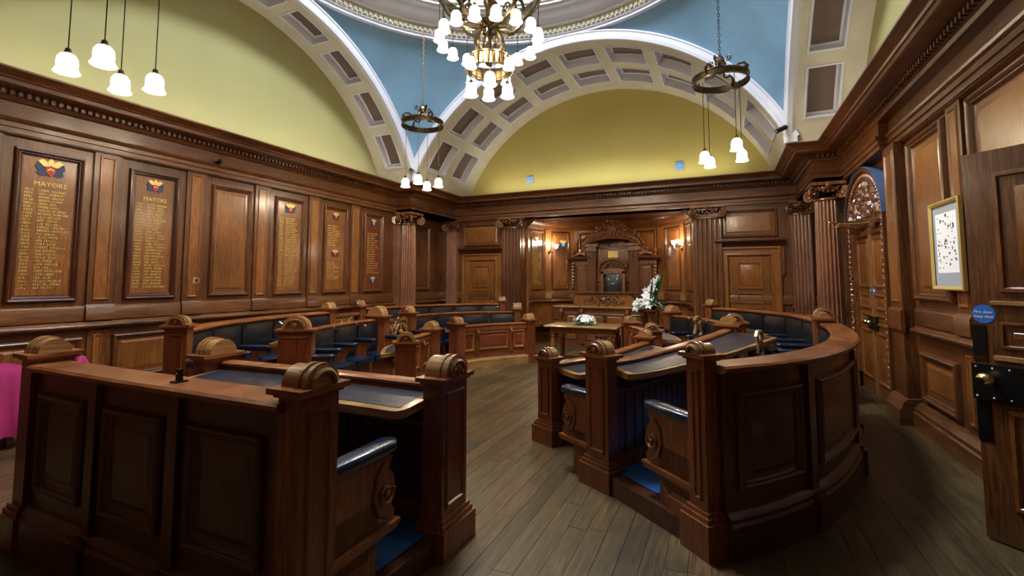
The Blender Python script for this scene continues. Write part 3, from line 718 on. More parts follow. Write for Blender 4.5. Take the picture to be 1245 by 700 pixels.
obj('dentil_band', MB().lathe(C6, [(3.5, ZR + .055), (3.5, ZR + .15), (3.44, ZR + .16)], 96), BEIGE, ceil)
mb = MB(); nd = 230
for i in range(nd):
    a = 2 * pi * i / nd; f = lambda u, n, v, a=a: (CX + (3.5 - n) * cos(a) - u * sin(a), CY + (3.5 - n) * sin(a) + u * cos(a), v)
    mb.box(f, -.03, .03, -.01, .03, ZR + .065, ZR + .14)
tag(obj('dome_dentils', mb, plain('pale_stone', '#aaa48d', .7), ceil, sm=False), kind='stuff')
obj('dome_cornice', MB().lathe(C6, [(3.44, ZR + .16), (3.42, ZR + .175), (3.42, ZR + .2), (3.38, ZR + .205), (3.3, ZR + .23), (3.24, ZR + .27), (3.2, ZR + .32), (3.12, ZR + .34), (3.1, ZR + .38), (3.04, ZR + .39), (3.04, ZR + .42)], 96), WHITE, ceil)
dprof = [(3.04, ZR + .42)] + [(.9 + (3.0 - .9) * cos(t), ZR + .44 + 1.95 * sin(t)) for t in [radians(90 * i / 14) for i in range(15)]]
obj('dome', MB().lathe(C6, dprof, 96), BEIGE, ceil)
for k in range(16):
    for t0, t1, ha in ((radians(7), radians(24), radians(8)), (radians(29), radians(45), radians(7)), (radians(50), radians(64), radians(6))):
        ac = 2 * pi * (k + .5) / 16
        def g(a, t, d): 
            r = .9 + (2.1 - d) * cos(t); return (CX + r * cos(a), CY + r * sin(a), ZR + .44 + (1.95 - d) * sin(t))
        L = []
        for e, d in ((0, 0), (0, .05), (.12, .05), (.2, .02), (.22, .012)):
            q = ha * e; s = (t1 - t0) * e * .6
            L.append([g(ac - ha + q, t0 + s, d), g(ac, t0 + s, d), g(ac + ha - q, t0 + s, d), g(ac + ha - q, t1 - s, d), g(ac, t1 - s, d), g(ac - ha + q, t1 - s, d)])
        c = obj('dome_coffer', MB().add(sum(L, []), [(6 * i + j, 6 * i + (j + 1) % 6, 6 * i + 6 + (j + 1) % 6, 6 * i + 6 + j) for i in range(len(L) - 1) for j in range(6)]), WHITE, ceil, ang=20)
        obj('coffer_panel', MB().add(L[-1], [(0, 1, 4, 5), (1, 2, 3, 4)]), BROWN, c, sm=False)
obj('lantern_curb', MB().lathe(C6, [(.9, ZR + 2.39), (.86, ZR + 2.36), (.86, ZR + 2.5), (1.2, ZR + 2.5)], 40), WHITE, ceil)
area_o = bpy.data.objects['lantern_daylight']; area_o.location = (CX, CY, ZR + 2.44); area_o.data.size = 1.66
# vents, cctv
for x, z, lab in ((-4.45, 4.17, 'small pale blue grille low on the yellow lunette, left one'), (-.83, 4.17, 'small blue and white grille low on the yellow lunette, right one')):
    v = empty('wall_vent', (x, 11.07, z), lab, 'vent', 'vents in the back lunette')
    f = lambda u, n, vv: (x + u, 11.07 - n, z + vv)
    obj('plate', MB().box(f, -.09, .09, 0, .02, -.09, .09), LBL, v, sm=False)
    for a in (-.045, .045):
        for b in (-.045, .045): obj('grid', MB().box(f, a - .033, a + .033, .02, .026, b - .033, b + .033), CBL if x > -2 else LBL, v, sm=False)
for x, y, z, sg, lab in ((.98, 8.44, 3.98, -1, 'black security camera on the white springer at right'), (-6.22, 8.44, 4.0, 1, 'black security camera on the white springer at left')):
    v = empty('security_camera', (x, y, z), lab, 'camera', 'security cameras at the springers')
    obj('bracket', MB().tube([(x, y + .08, z + .05), (x, y - .02, z + .03), (x + sg * .05, y - .04, z + .02)], .018, 6).box(ident, x - .03, x + .03, y + .06, y + .1, z, z + .1), BLACK, v)
    obj('housing', MB().tube([(x + sg * .02, y - .04, z + .03), (x + sg * .16, y - .14, z - .05)], .04, 8), BLACK, v)
    obj('lens', MB().tube([(x + sg * .16, y - .14, z - .05), (x + sg * .17, y - .148, z - .056)], .028, 8), STUD, v)
# ------------------------------------------------------------------ lamps
def pl(x, y, z, e=None, c=(1, .80, .55)):
    l = bpy.data.lights.new('shade_lamp', 'POINT'); l.energy = SHADE_W if e is None else e; l.color = c; l.shadow_soft_size = .07
    o = bpy.data.objects.new('shade_lamp', l); o.location = (x, y, z); COL.objects.link(o); return o
SHP = [(.012, .17), (.02, .165), (.05, .15), (.068, .12), (.072, .08), (.07, .045), (.078, .02), (.09, 0), (.086, -.004), (.066, .04), (.066, .08), (.055, .13), (.015, .155)]
shade_mesh = [None]
def shade(x, y, z, parent, wire=None, s=1.0, light=True):
    """bell glass; z = rim"""
    if shade_mesh[0] is None:
        mb = MB().lathe((0, 0, 0), SHP, 20, fr=lambda a: 1 + .0 * cos(8 * a)); o = obj('glass_shade', mb, SHADE, parent, loc=(0, 0, 0), ang=60); shade_mesh[0] = o.data
    else:
        o = bpy.data.objects.new('glass_shade', shade_mesh[0]); COL.objects.link(o); o.parent = parent
    o.location = Vector((x, y, z)) - Vector(WLOC[parent.name]); o.scale = (s, s, s); o.visible_shadow = True; WLOC[o.name] = (x, y, z)
    mb = MB().lathe((x, y, z), [(.0, .215 * s), (.02 * s, .2 * s), (.026 * s, .17 * s), (.02 * s, .16 * s)], 8)
    if wire: mb.tube([(x, y, z + .2 * s), wire], .005, 4)
    obj('wire_and_cap', mb, BRONZE, parent)
    if light: pl(x, y, z - .03)
# ring pendants
def chain(mb, x, y, z0, z1, r=.016):
    n = int((z1 - z0) / .05)
    for i in range(n):
        z = z0 + (i + .5) * (z1 - z0) / n; a = (i % 2) * pi / 2
        mb.tube([(x + cos(a) * r * cos(t), y + sin(a) * r * cos(t), z + .032 * sin(t)) for t in [2 * pi * q / 6 for q in range(6)]], .005, 4, True)
def ring_pendant(x, y, zr, ztop, shades, lab, R=.37):
    p = empty('ring_pendant', (x, y, ztop), lab, 'pendant lamp', 'ring pendants hung at the corners')
    mb = MB().lathe((x, y, zr), [(R, -.04), (R + .012, -.045), (R + .012, .045), (R, .04), (R - .01, .04), (R - .01, -.04), (R, -.04)], 36); o = obj('ring_band', mb, BRONZE, p)
    mb = MB(); mb.tube([(x + (R + .012) * cos(t), y + (R + .012) * sin(t), zr + .045) for t in [2 * pi * q / 32 for q in range(32)]], .012, 5, True).tube([(x + (R + .012) * cos(t), y + (R + .012) * sin(t), zr - .045) for t in [2 * pi * q / 32 for q in range(32)]], .012, 5, True)
    obj('ring_bead', mb, BRASS, o)
    obj('hub', MB().ball((x, y, zr + .27), (.07, .07, .1), 10, 8).lathe((x, y, zr + .1), [(0, -.02), (.03, 0), (.05, .06), (.03, .1), (.02, .3)], 10), BRASS, p)
    for k in range(4):
        a = pi / 4 + k * pi / 2 + .3; c, s = cos(a), sin(a)
        P = [(R, 0.0), (R + .03, .08), (R - .02, .14), (R - .1, .15), (R * .55, .09), (R * .3, .08), (.1, .14), (.04, .24)]
        mb = MB().tube([(x + c * r, y + s * r, zr + z) for r, z in P], [.02, .02, .018, .016, .014, .014, .014, .012], 6)
        pts = spiral((.13, .3), .05, 1.1, 1, -2.2, 9); mb.tube([(x + c * a_, y + s * a_, zr + b_) for a_, b_ in pts], .012, 5)
        pts = spiral((R - .02, .04), .05, 1.1, -1, 1.5, 9); mb.tube([(x + c * a_, y + s * a_, zr + b_) for a_, b_ in pts], .012, 5)
        obj('scroll_arm', mb, BRONZE, p)
    mb = MB(); chain(mb, x, y, zr + .35, ztop); obj('chain', mb, BRONZE, p)
    for sx_, sy_, sz in shades:
        a = atan2(sy_ - y, sx_ - x); shade(sx_, sy_, sz, p, wire=(sx_, sy_, zr - .03))
ring_pendant(-5.08, 7.22, 4.53, 6.27, [(-5.26, 6.97, 3.31), (-5.07, 7.38, 3.31), (-4.71, 7.22, 3.31), (-4.93, 6.9, 3.33)], 'bronze ring pendant with bell shades in front of the left corner column')
ring_pendant(.04, 7.38, 4.53, 6.27, [(-.2, 7.29, 3.31), (-.14, 7.63, 3.31), (.21, 6.84, 3.33), (.29, 7.41, 3.31)], 'bronze ring pendant with four bell shades near the right corner')
ring_pendant(-4.75, 2.19, 4.53, 6.2, [(-4.89, 1.94, 3.31), (-4.48, 2.0, 3.32), (-4.96, 2.35, 3.31), (-4.66, 2.47, 3.31)], 'ring pendant hung at near left, only its four bell shades in view')
# chandelier
X, Y = -2.52, 4.95
ch = empty('chandelier', (X, Y, 8.7), 'large brass chandelier with many lit bell shades under the dome', 'chandelier')
zr = 5.12; R = .6
def circ(r, z, k=40): return [(X + r * cos(t), Y + r * sin(t), z) for t in [2 * pi * q / k for q in range(k)]]
o = obj('outer_ring', MB().lathe((X, Y, zr), [(R, -.05), (R + .02, -.05), (R + .02, .05), (R, .05), (R - .012, .04), (R - .012, -.04), (R, -.05)], 40), BRASS, ch)
obj('ring_bead', MB().tube(circ(R + .02, zr + .06), .018, 6, True).tube(circ(R + .02, zr - .06), .018, 6, True), BRASS, o)
for k in range(8):
    a = 2 * pi * (k + .5) / 8; c, s = cos(a), sin(a)
    P = [(.05, 4.72), (.14, 4.68), (.25, 4.68), (.38, 4.74), (.5, 4.86), (.58, 5.0), (.61, 5.12), (.56, 5.24), (.46, 5.26), (.4, 5.2), (.43, 5.13)]
    mb = MB().tube([(X + c * r, Y + s * r, z) for r, z in P], [.03, .03, .027, .025, .025, .025, .024, .022, .02, .018, .016], 7)
    pts = spiral((.3, 4.8), .08, 1.3, 1, -1.2, 12); mb.tube([(X + c * p, Y + s * p, q) for p, q in pts], .014, 5)
    obj('scroll_arm', mb, BRASS, ch)
    P = [(.6, 5.16), (.45, 5.5), (.3, 5.8), (.12, 6.0), (.05, 6.3)]; obj('upper_stay', MB().tube([(X + c * r, Y + s * r, z) for r, z in P], .014, 5), BRASS, ch)
obj('centre_stem', MB().lathe((X, Y, 0), [(0, 4.18), (.03, 4.2), (.06, 4.24), (.03, 4.3), (.03, 4.66), (.1, 4.7), (.12, 4.76), (.06, 4.82), (.04, 4.9), (.08, 5.0), (.04, 5.1), (.03, 6.4), (.05, 6.5), (.02, 6.6)], 14), BRASS, ch)
cg = obj('cage_ball', MB().tube(circ(.1, 4.64), .018, 6, True).tube(circ(.1, 4.32), .018, 6, True), BRASS, ch)
for k in range(10):
    a = 2 * pi * k / 10; P = [(.1 + .08 * sin(pi * i / 8), 4.32 + .32 * i / 8) for i in range(9)]
    obj('rib', MB().tube([(X + cos(a) * r, Y + sin(a) * r, z) for r, z in P], .016, 5), BRASS, cg)
cr = obj('lower_crown', MB().lathe((X, Y, 4.2), [(.25, -.06), (.265, -.06), (.265, .06), (.25, .06), (.24, .05), (.24, -.05), (.25, -.06)], 36).tube(circ(.262, 4.27), .016, 6, True).tube(circ(.262, 4.13), .016, 6, True), BRASS, ch)
mb = MB()
for k in range(30): a = 2 * pi * k / 30; mb.tube([(X + .27 * cos(a), Y + .27 * sin(a), 4.25), (X + .275 * cos(a), Y + .275 * sin(a), 4.12)], [.012, .02], 5)
obj('crown_gadroons', mb, BRASS, cr)
mb = MB()
for k in range(6): a = 2 * pi * k / 6; mb.tube([(X + .1 * cos(a), Y + .1 * sin(a), 4.33), (X + .25 * cos(a), Y + .25 * sin(a), 4.25)], .012, 5)
obj('crown_stay', mb, BRASS, cr)
mb = MB(); chain(mb, X, Y, 6.55, 8.6, .03); obj('chain', mb, BRASS, ch)
for k in range(16):
    a = 2 * pi * (k + .5) / 16; shade(X + .6 * cos(a), Y + .6 * sin(a), 4.46, ch, wire=(X + .61 * cos(a), Y + .61 * sin(a), 5.06), s=.86, light=(k % 2 == 0))
for k in range(4):
    a = 2 * pi * k / 4 + .5; shade(X + .22 * cos(a), Y + .22 * sin(a), 3.82 + (k % 2) * .05, ch, wire=(X + .25 * cos(a), Y + .25 * sin(a), 4.14), s=.95)
for k in range(4):
    a = 2 * pi * k / 4 + .5 + pi / 4; shade(X + .31 * cos(a), Y + .31 * sin(a), 4.07, ch, wire=(X + .12 * cos(a), Y + .12 * sin(a), 4.66), s=.8, light=False)
# recess wall lights
for k, (u, lab) in enumerate(((1.05 * bw, 'brass twin wall light with glass shades left of the throne'), (6.0 * bw, 'brass twin wall light with glass shades right of the throne'))):
    b = fa(u, 0, 2.42); s_ = empty('wall_light', b, lab, 'wall light', 'wall lights in the recess')
    obj('back_plate', MB().ball((u, .05, 2.4), (.05, .02, .09), 10, 6, fa), PBRASS, s_)
    for sg in (-1, 1):
        q = fa(u + sg * .15, .17, 2.45); obj('arm', MB().tube([fa(u, .05, 2.4), fa(u + sg * .05, .12, 2.36), fa(u + sg * .12, .17, 2.37), q], .01, 5), PBRASS, s_)
        mb = MB().lathe(q, [(.015, 0), (.05, .03), (.06, .08), (.075, .12), (.07, .12), (.055, .08), (.045, .04), (.01, .01)], 14); obj('glass_shade', mb, SHADE, s_, ang=60)
    pc = fa(u, .24, 2.5); pl(pc[0], pc[1], pc[2] + .1, 26, (1, .86, .64))
# ------------------------------------------------------------------ benches
def half_round(r, k=12): return [(r * cos(pi * i / k), r * sin(pi * i / k)) for i in range(k + 1)]
def end_post(f, u, dr, n0, n1, zt, rt, parent, sl=.13, carve=True, plinth=.2, m=WB, seed=1, bracket=None):
    """u = outer end face, dr=+1 if bench continues at larger u; zt shoulder height; rt arch radius"""
    U = lambda a: u + dr * a
    g = lambda a, n, v: f(U(a), n, v); nm = (n0 + n1) / 2; hw = (n1 - n0) / 2
    o = obj('end_post', MB().box(g, 0, sl, n0, n1, 0, zt), m, parent, sm=False)
    obj('post_plinth', mitre([(0, 0)], []) if False else MB().box(g, -.045, sl + .03, n0 - .045, n1 + .045, 0, plinth).box(g, -.03, sl + .02, n0 - .03, n1 + .03, plinth, plinth + .03).box(g, -.018, sl + .01, n0 - .018, n1 + .018, plinth + .03, plinth + .055), m, o, sm=False)
    e = lambda a, n, v: f(U(-n), a, v)      # face coordinates: a across, n outward from end face
    obj('post_panel', MB().frame(e, n0 + .035, n1 - .035, plinth + .1, zt - .05, [(0, .001), (0, -.004), (.008, .012), (.02, .012), (.028, .002), (.03, .002)], fill=True), WR if carve else m, o, sm=False)
    rt = min(rt, hw * .8); mb = MB()
    for ov, a, b in ((.015, zt, zt + .015), (.035, zt + .015, zt + .04)): mb.box(g, -ov, sl + ov, n0 - ov, n1 + ov, a, b)
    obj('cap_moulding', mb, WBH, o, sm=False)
    z = zt + .04; pr = [(nm + a, z + b) for a, b in half_round(rt, 14)]
    mb = MB().sweepu(g, pr, -.012, sl + .012)
    for q in (.0, sl * .35): mb.sweepu(g, [(nm + a, z + b) for a, b in half_round(rt + .012, 14)], q - .01, q + .01)
    obj('arched_cap', mb, WC, o, ang=40)
    # carved lunette on end face
    mb = MB().tube([e(nm + a * .78, .02, z + b * .78) for a, b in half_round(rt, 12)], .012, 5)
    if carve:
        r_ = random.Random(seed); mb.ball((nm, .015, z + rt * .32), (rt * .3, .02, rt * .3), 8, 5, e)
        for q in range(5): t = pi * (q + .5) / 5; curl(mb, e, nm + rt * .5 * cos(t), z + rt * .12 + rt * .42 * sin(t), .018, rt * .16, 1 if q % 2 else -1, t, .009, .9, 7)
        for q in (-1, 1): curl(mb, e, nm + q * rt * .55, z + .0, .016, rt * .2, q, 0, .01, 1, 8)
    obj('carved_lunette', mb, CARV if carve else WC, o)
    if bracket:
        mb = MB(); x_ = bracket
        for q in (-1, 1):
            mb.tube([e(nm + q * a, .02 + b * .0, v) for a, b, v in ((.02, 0, x_ - .3), (.06, 0, x_ - .2), (.03, 0, x_ - .1), (.07, 0, x_))], [.02, .018, .016, .02], 6)
        obj('scroll_bracket', mb, WC, o)
    return o
def arm(f, u, n0, n1, z, p, parent, wd=.07, full=True):
    """padded arm with scrolled support standing in plane u"""
    g = lambda a, n, v: f(u + n, a, v)
    pts = [(n0, p + .02), (n0, z), (n1 - .06, z), (n1 - .02, z - .03), (n1 - .05, z - .08), (n1 - .01, z - .13), (n1, z - .2), (n1 - .03, z - .27), (n1 + .0, z - .31), (n1 - .02, z - .36), (n1 - .16, z - .44), (n1 - .26, z - .5), (n1 - .28, p + .02)]
    if not full: pts = [(n0, z - .1), (n0, z), (n1 - .05, z), (n1 - .03, z - .03), (n1 - .12, z - .07), (n1 - .2, z - .2), (n0 + .1, z - .24)]
    if not full:
        pts = [(n0, z - .25), (n0, z), (n1 - .05, z), (n1 - .03, z - .03), (n1 - .12, z - .08), (n1 - .18, z - .2), (n1 - .15, z - .3), (n0 + .05, z - .3)]
    o = obj('arm_support', MB().poly(g, pts, 0, wd), WB, parent)
    pad = []; k = 12
    out = [(n0, -.05), (n1 - .03, -.06)] + [(n1 - .03 + .05 * sin(t), -.06 * cos(t)) for t in [pi * i / 8 for i in range(1, 8)]] + [(n1 - .03, .06), (n0, .05)]
    vs = []; m = len(out); L = [(.92, 0), (1, .012), (1, .03), (.94, .044), (.75, .052)]
    cx_ = (n0 + n1) / 2
    for s, h in L: vs += [f(u + wd / 2 + b * s, cx_ + (a - cx_) * (1 if s > .9 else .97), z + h) for a, b in out]
    fs = [(m * i + j, m * i + (j + 1) % m, m * i + m + (j + 1) % m, m * i + m + j) for i in range(len(L) - 1) for j in range(m)] + [tuple(range(m * (len(L) - 1), m * len(L)))]
    obj('arm_pad', MB().add(vs, fs), LBLUE, parent, ang=60)
    if full:
        mb = MB()
        for sd in (-.006, wd + .006):
            q = lambda a, n, v: f(u + sd, a, v)
            mb.tube([q(a, 0, b) for a, b in spiral((n1 - .075, z - .2), .06, 1.5, -1, .2, 14)], [.014 - .006 * i / 14 for i in range(14)], 5)
            mb.ball(q(n1 - .075, 0, z - .2), .02, 7, 5)
            mb.tube([q(a, 0, b) for a, b in ((n1 - .08, z - .04), (n1 - .15, z - .1), (n1 - .17, z - .2), (n1 - .13, z - .29), (n1 - .06, z - .33))], .009, 5)
        obj('carved_scroll', mb, CARV, o)
        obj('arm_moulding', MB().box(f, u - .015, u + wd + .015, n0, n1 + .01, z - .4, z - .375).box(f, u - .025, u + wd + .025, n0, n1 + .02, z - .375, z - .355), WBH, o, sm=False)
        obj('arm_base', MB().box(f, u - .03, u + wd + .03, n0, n1 - .25, p, p + .09).box(f, u - .015, u + wd + .015, n0, n1 - .265, p + .09, p + .12), WB, o, sm=False)
def cushion(f, u0, u1, n0, n1, v0, v1, bulge, axis, step=.1):
    """soft box; axis 'n' bulges in n, 'v' bulges up"""
    mb = MB(); K = 6; J = 5; vs = []; fs = []
    for i in range(K + 1):
        for j in range(J + 1):
            s, t = i / K, j / J; b = bulge * (1 - (2 * s - 1) ** 4) * (1 - (2 * t - 1) ** 4)
            if axis == 'n': vs.append(f(u0 + (u1 - u0) * s, n1 + b, v0 + (v1 - v0) * t))
            else: vs.append(f(u0 + (u1 - u0) * s, n0 + (n1 - n0) * t, v1 + b))
    for i in range(K):
        for j in range(J): a = i * (J + 1) + j; fs.append((a, a + 1, a + J + 2, a + J + 1))
    mb.add(vs, fs); mb.box(f, u0, u1, n0, n1, v0, v1, step=.15); return mb
RAIL = lambda n0, n1, z: [(n0, z - .05), (n0 - .02, z - .035), (n0 - .035, z - .03), (n0 - .035, z - .012), (n0 - .02, z), (n1 + .01, z), (n1 + .025, z - .012), (n1 + .025, z - .03), (n1, z - .05)]
def seating(P, u0, u1, p, ztop, parent, pitch=.62, depth=.5, arm_z=.76, ends=(True, True), seat_z=.44):
    f = P.f; n = max(1, round((u1 - u0) / pitch)); q = (u1 - u0) / n
    obj('seat_box', MB().box(f, u0, u1, .05, depth - .12, p, p + seat_z - .07, step=.15), WB, parent, sm=False)
    for i in range(n):
        a, b = u0 + i * q, u0 + (i + 1) * q
        obj('backrest_cushion', cushion(f, a + .012, b - .012, .0, .05, p + seat_z + .02, ztop - .07, .03, 'n'), LEATHER, parent, ang=60)
        obj('seat_cushion', cushion(f, a + .03, b - .03, .06, depth - .02, p + seat_z - .07, p + seat_z, .03, 'v'), LBLUE, parent, ang=60)
        if i: arm(f, a - .035, .05, depth - .04, p + arm_z - .06, p, parent, full=False)
    if ends[0]: arm(f, u0 + .0, .05, depth + .02, p + arm_z - .06, p, parent)
    if ends[1]: arm(f, u1 - .07, .05, depth + .02, p + arm_z - .06, p, parent)
    mb = MB()
    for i in range(n + 1): mb.ball(f(u0 + min(max(i * q, .05), u1 - u0 - .05), .03, ztop - .03), .013, 6, 4)
    obj('rail_studs', mb, STUD, parent)
def bench(pts, p, zr, lab, loc, outside=True, bays=.72, mo=WF, posts=(1, 1), armz=.64, rt=.1, n0=-.15, n1=.07, seed=1, pitch=.62, seat=True, sl=.13):
    P = Path(pts); f = P.f; o = empty('council_bench', (loc[0], loc[1], 0), lab, 'bench', 'leather council benches')
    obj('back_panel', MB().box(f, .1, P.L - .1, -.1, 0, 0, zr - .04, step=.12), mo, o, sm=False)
    obj('top_rail', MB().sweepu(f, RAIL(-.13, .03, zr), sl - .03, P.L - sl + .03, .1), WBH, o)
    if outside:
        g = flip(f, -.1); Lb = P.L - 2 * sl
        if not hasattr(bays, '__len__'): k = max(1, round(Lb / bays)); bays = [Lb / k] * k
        a = P.L - sl - sum(bays)
        for i, q in enumerate(bays):
            if i: a += bays[i - 1]
            panel(g, a + .1, a + q - .1, .36, zr - .16, o, m_frame=mo, m_pan=mo, k=.8, step=.12)
            if i:
                obj('pilaster_strip', MB().box(g, a - .04, a + .04, 0, .03, .0, zr - .05), mo, o, sm=False)
                obj('plinth_block', MB().box(g, a - .065, a + .065, 0, .085, .0, .2).box(g, a - .055, a + .055, 0, .06, .2, .235), mo, o, sm=False)
        obj('base_moulding', MB().sweepu(g, [(0, 0), (.06, 0), (.06, .19), (.045, .205), (.045, .225), (.02, .25), (0, .26)], sl, P.L - sl, .1), mo, o)
    for k, (u, d) in enumerate(((0, 1), (P.L, -1))):
        if posts[k]: end_post(f, u, d, n0, n1, zr + .02, rt, o, sl=sl, carve=posts[k] == 1, seed=seed + k)
    if seat: seating(P, .02, P.L - .02, p, zr, o, arm_z=armz, pitch=pitch)
    return P, o
def desk(pts, zr, lab, loc, slab_z, front='seat', p=0, posts=(1, 1), rt=.11, n0=-.2, n1=.1, seed=1, pitch=.62, depth=.46, sl=.14, cat='desk', step_base=False, mo=WF, ended=(1, 1)):
    P = Path(pts); f = P.f; o = empty('council_desk', (loc[0], loc[1], 0), lab, cat, 'council desks')
    obj('back_panel', MB().box(f, .1, P.L - .1, -.07, 0, 0, zr - .04, step=.12), WB, o, sm=False)
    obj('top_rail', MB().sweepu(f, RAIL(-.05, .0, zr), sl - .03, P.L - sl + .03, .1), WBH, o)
    # writing slab on the outer side
    a0, a1 = sl * .9, P.L - sl * .9; g = flip(f, -.07); th = .045
    out = []; rc = .07; K = 5
    k = max(2, int((a1 - a0) / .1))
    dd = depth if hasattr(depth, '__len__') else (depth, depth); depth = max(dd)
    def zt(n): return slab_z - .03 * (n / depth)
    g_ = g
    def g(u, n, v): return g_(u, n * (dd[0] + (dd[1] - dd[0]) * min(1, max(0, u / P.L))) / depth if n > 0 else n, v)
    line = [(a0, 0.0)] + [(a0 + rc - rc * cos(t), depth - rc + rc * sin(t)) for t in [pi / 2 * i / K for i in range(K + 1)]]
    line2 = [(a1 - (a - a0), n) for a, n in line[::-1]]
    mid = [(a0 + rc + (a1 - a0 - 2 * rc) * i / k, depth) for i in range(1, k)]
    L = line + mid + line2; back = [(a1 - (a1 - a0) * i / k, 0.0) for i in range(1, k)]
    ring_ = L + back; m = len(ring_); vs = [g(a, n, zt(n)) for a, n in ring_] + [g(a, n, zt(n) - th) for a, n in ring_]
    # top as strips
    mb = MB(); mb.add(vs, [(j, (j + 1) % m, m + (j + 1) % m, m + j) for j in range(m)])
    KK = max(8, k); 
    def edge(u): 
        d = min(u - a0, a1 - u)
        return depth if d >= rc else depth - rc + sqrt(max(0, rc * rc - (rc - d) ** 2))
    us = [a0, a0 + .01, a0 + .025, a0 + .045, a0 + rc] + [a0 + rc + (a1 - a0 - 2 * rc) * i / KK for i in range(1, KK)] + [a1 - rc, a1 - .045, a1 - .025, a1 - .01, a1]
    for zz in (0, -th):
        vs = []
        for u in us: e = edge(u); vs += [g(u, 0, zt(0) + zz), g(u, e, zt(e) + zz)]
        mb.add(vs, [(2 * i, 2 * i + 1, 2 * i + 3, 2 * i + 2) for i in range(len(us) - 1)])
    top = obj('desk_top', mb, WC, o, sm=False)
    b = .055; us2 = [a0 + b + (a1 - a0 - 2 * b) * i / KK for i in range(KK + 1)]; vs = []
    for u in us2: vs += [g(u, .03, zt(.03) + .003), g(u, depth - b, zt(depth - b) + .003)]
    obj('leather_inlay', MB().add(vs, [(2 * i, 2 * i + 1, 2 * i + 3, 2 * i + 2) for i in range(KK)]), INLAY, top, sm=False)
    g = g_
    obj('modesty_board', MB().box(g, sl, P.L - sl, .0, .03, .1, slab_z - .09, step=.12), mo, o, sm=False)
    nbd = int((P.L - 2 * sl) / .11)
    mb = MB()
    for i in range(nbd): mb.box(g, sl + (i + .08) * (P.L - 2 * sl) / nbd, sl + (i + .92) * (P.L - 2 * sl) / nbd, .03, .04, .24, slab_z - .2)
    obj('matchboarding', mb, mo, o, sm=False)
    obj('apron_rail', MB().box(g, sl, P.L - sl, .03, .06, slab_z - .2, slab_z - .17, step=.12).box(g, sl, P.L - sl, .03, .055, .1, .24, step=.12), WB, o, sm=False)
    for k2, (u, d) in enumerate(((0, 1), (P.L, -1))):
        if posts[k2]: end_post(f, u, d, n0, n1, zr + .02, rt, o, sl=sl, carve=posts[k2] == 1, seed=seed + k2, plinth=.16)
    if front == 'seat': seating(P, .04, P.L - .04, 0, zr, o, arm_z=.7, pitch=pitch, ends=ended, seat_z=.42, depth=.42)
    else:
        Lb = P.L - 2 * sl; k = 3; ws = (.24, .52, .24); a = sl
        for w_ in ws:
            q = Lb * w_; panel(f, a + .05, a + q - .05, .3, zr - .14, o, m_frame=WBH, m_pan=WR, k=.6, step=.1); a += q
        for w_ in (.24, .76):
            u = sl + Lb * w_; mb = MB().box(f, u - .03, u + .03, .0, .035, .25, zr - .08, step=.1); mb.tube([f(u, .05, zr - .1), f(u, .075, zr - .15), f(u, .05, zr - .22), f(u, .035, zr - .3)], [.03, .028, .02, .012], 6); obj('scroll_bracket', mb, WB, o)
        obj('frieze_rail', MB().box(f, sl, P.L - sl, 0, .02, zr - .12, zr - .05, step=.1), WB, o, sm=False)
        if step_base: obj('curved_step', MB().sweepu(f, [(-.1, 0), (.14, 0), (.14, .14), (.12, .16), (-.1, .16)], 0, P.L, .08), WC, o)
    return P, o
def platform(pts_o, pts_i, z, lab):
    """carpeted platform between two plan curves"""
    A = Path(pts_o); B = Path(pts_i); K = 24; vs = []; fs = []; vt = []
    for i in range(K + 1):
        a = A.f(A.L * i / K, .0, 0); b = B.f(B.L * i / K, -.02, 0)
        vs += [(a[0], a[1], 0), (a[0], a[1], z), (b[0], b[1], z), (b[0], b[1], 0)]; vt += [(a[0], a[1], z + .006), (b[0], b[1], z + .006)]
        if i: q = 4 * (i - 1); fs += [(q + j, q + (j + 1) % 4, q + 4 + (j + 1) % 4, q + 4 + j) for j in range(4)]
    fs += [(0, 1, 2, 3), (4 * K, 4 * K + 1, 4 * K + 2, 4 * K + 3)]
    o = obj('bench_platform', MB().add(vs, fs), WF, None, sm=False, loc=vs[0]); tag(o, lab, 'platform', 'carpeted platforms under the benches')
    vt2 = []
    for i in range(K + 1):
        s = .03 + .94 * i / K; a = A.f(A.L * s, 0, z + .007); b = B.f(B.L * s, 0, z + .007); vt2 += [a, b]
    obj('carpet', MB().add(vt2, [(2 * i, 2 * i + 1, 2 * i + 3, 2 * i + 2) for i in range(K)]), CARPET, o, sm=False)
    return o
# paths run clockwise seen from above so that +n faces the centre
E_OUT = [(1.08, 6.75), (1.06, 6.2), (.98, 5.45), (.82, 4.75), (.55, 4.05), (.2, 3.5), (-.17, 3.10)]
E_MID = [(.02, 7.05), (-.17, 6.2), (-.38, 5.3), (-.62, 4.5), (-.78, 4.05), (-.96, 3.74)]
E_INN = [(-1.0, 6.75), (-1.15, 5.9), (-1.32, 5.2), (-1.66, 4.50)]
EF_OUT = [(-.3, 10.1), (.45, 9.45), (.95, 8.5), (1.15, 7.35)]
EF_MID = [(-1.0, 9.6), (-.5, 9.05), (-.1, 8.3), (.08, 7.5)]
EF_INN = [(-1.68, 9.0), (-1.3, 8.3), (-1.08, 7.55)]
W_OUT = [(-5.2, 3.12), (-5.75, 4.0), (-6.05, 5.1), (-6.1, 6.14)]
W_MID = [(-4.77, 4.2), (-5.15, 4.9), (-5.38, 5.7), (-5.44, 6.56)]
W_INN = [(-3.64, 4.9), (-4.1, 5.6), (-4.31, 6.5)]
WF_OUT = [(-6.24, 6.9), (-6.1, 8.1), (-5.6, 9.15), (-4.67, 10.0)]
WF_MID = [(-5.42, 7.3), (-5.25, 8.1), (-4.85, 8.8), (-4.0, 9.35)]
WF_INN = [(-4.42, 7.38), (-4.1, 8.1), (-3.5, 8.82)]
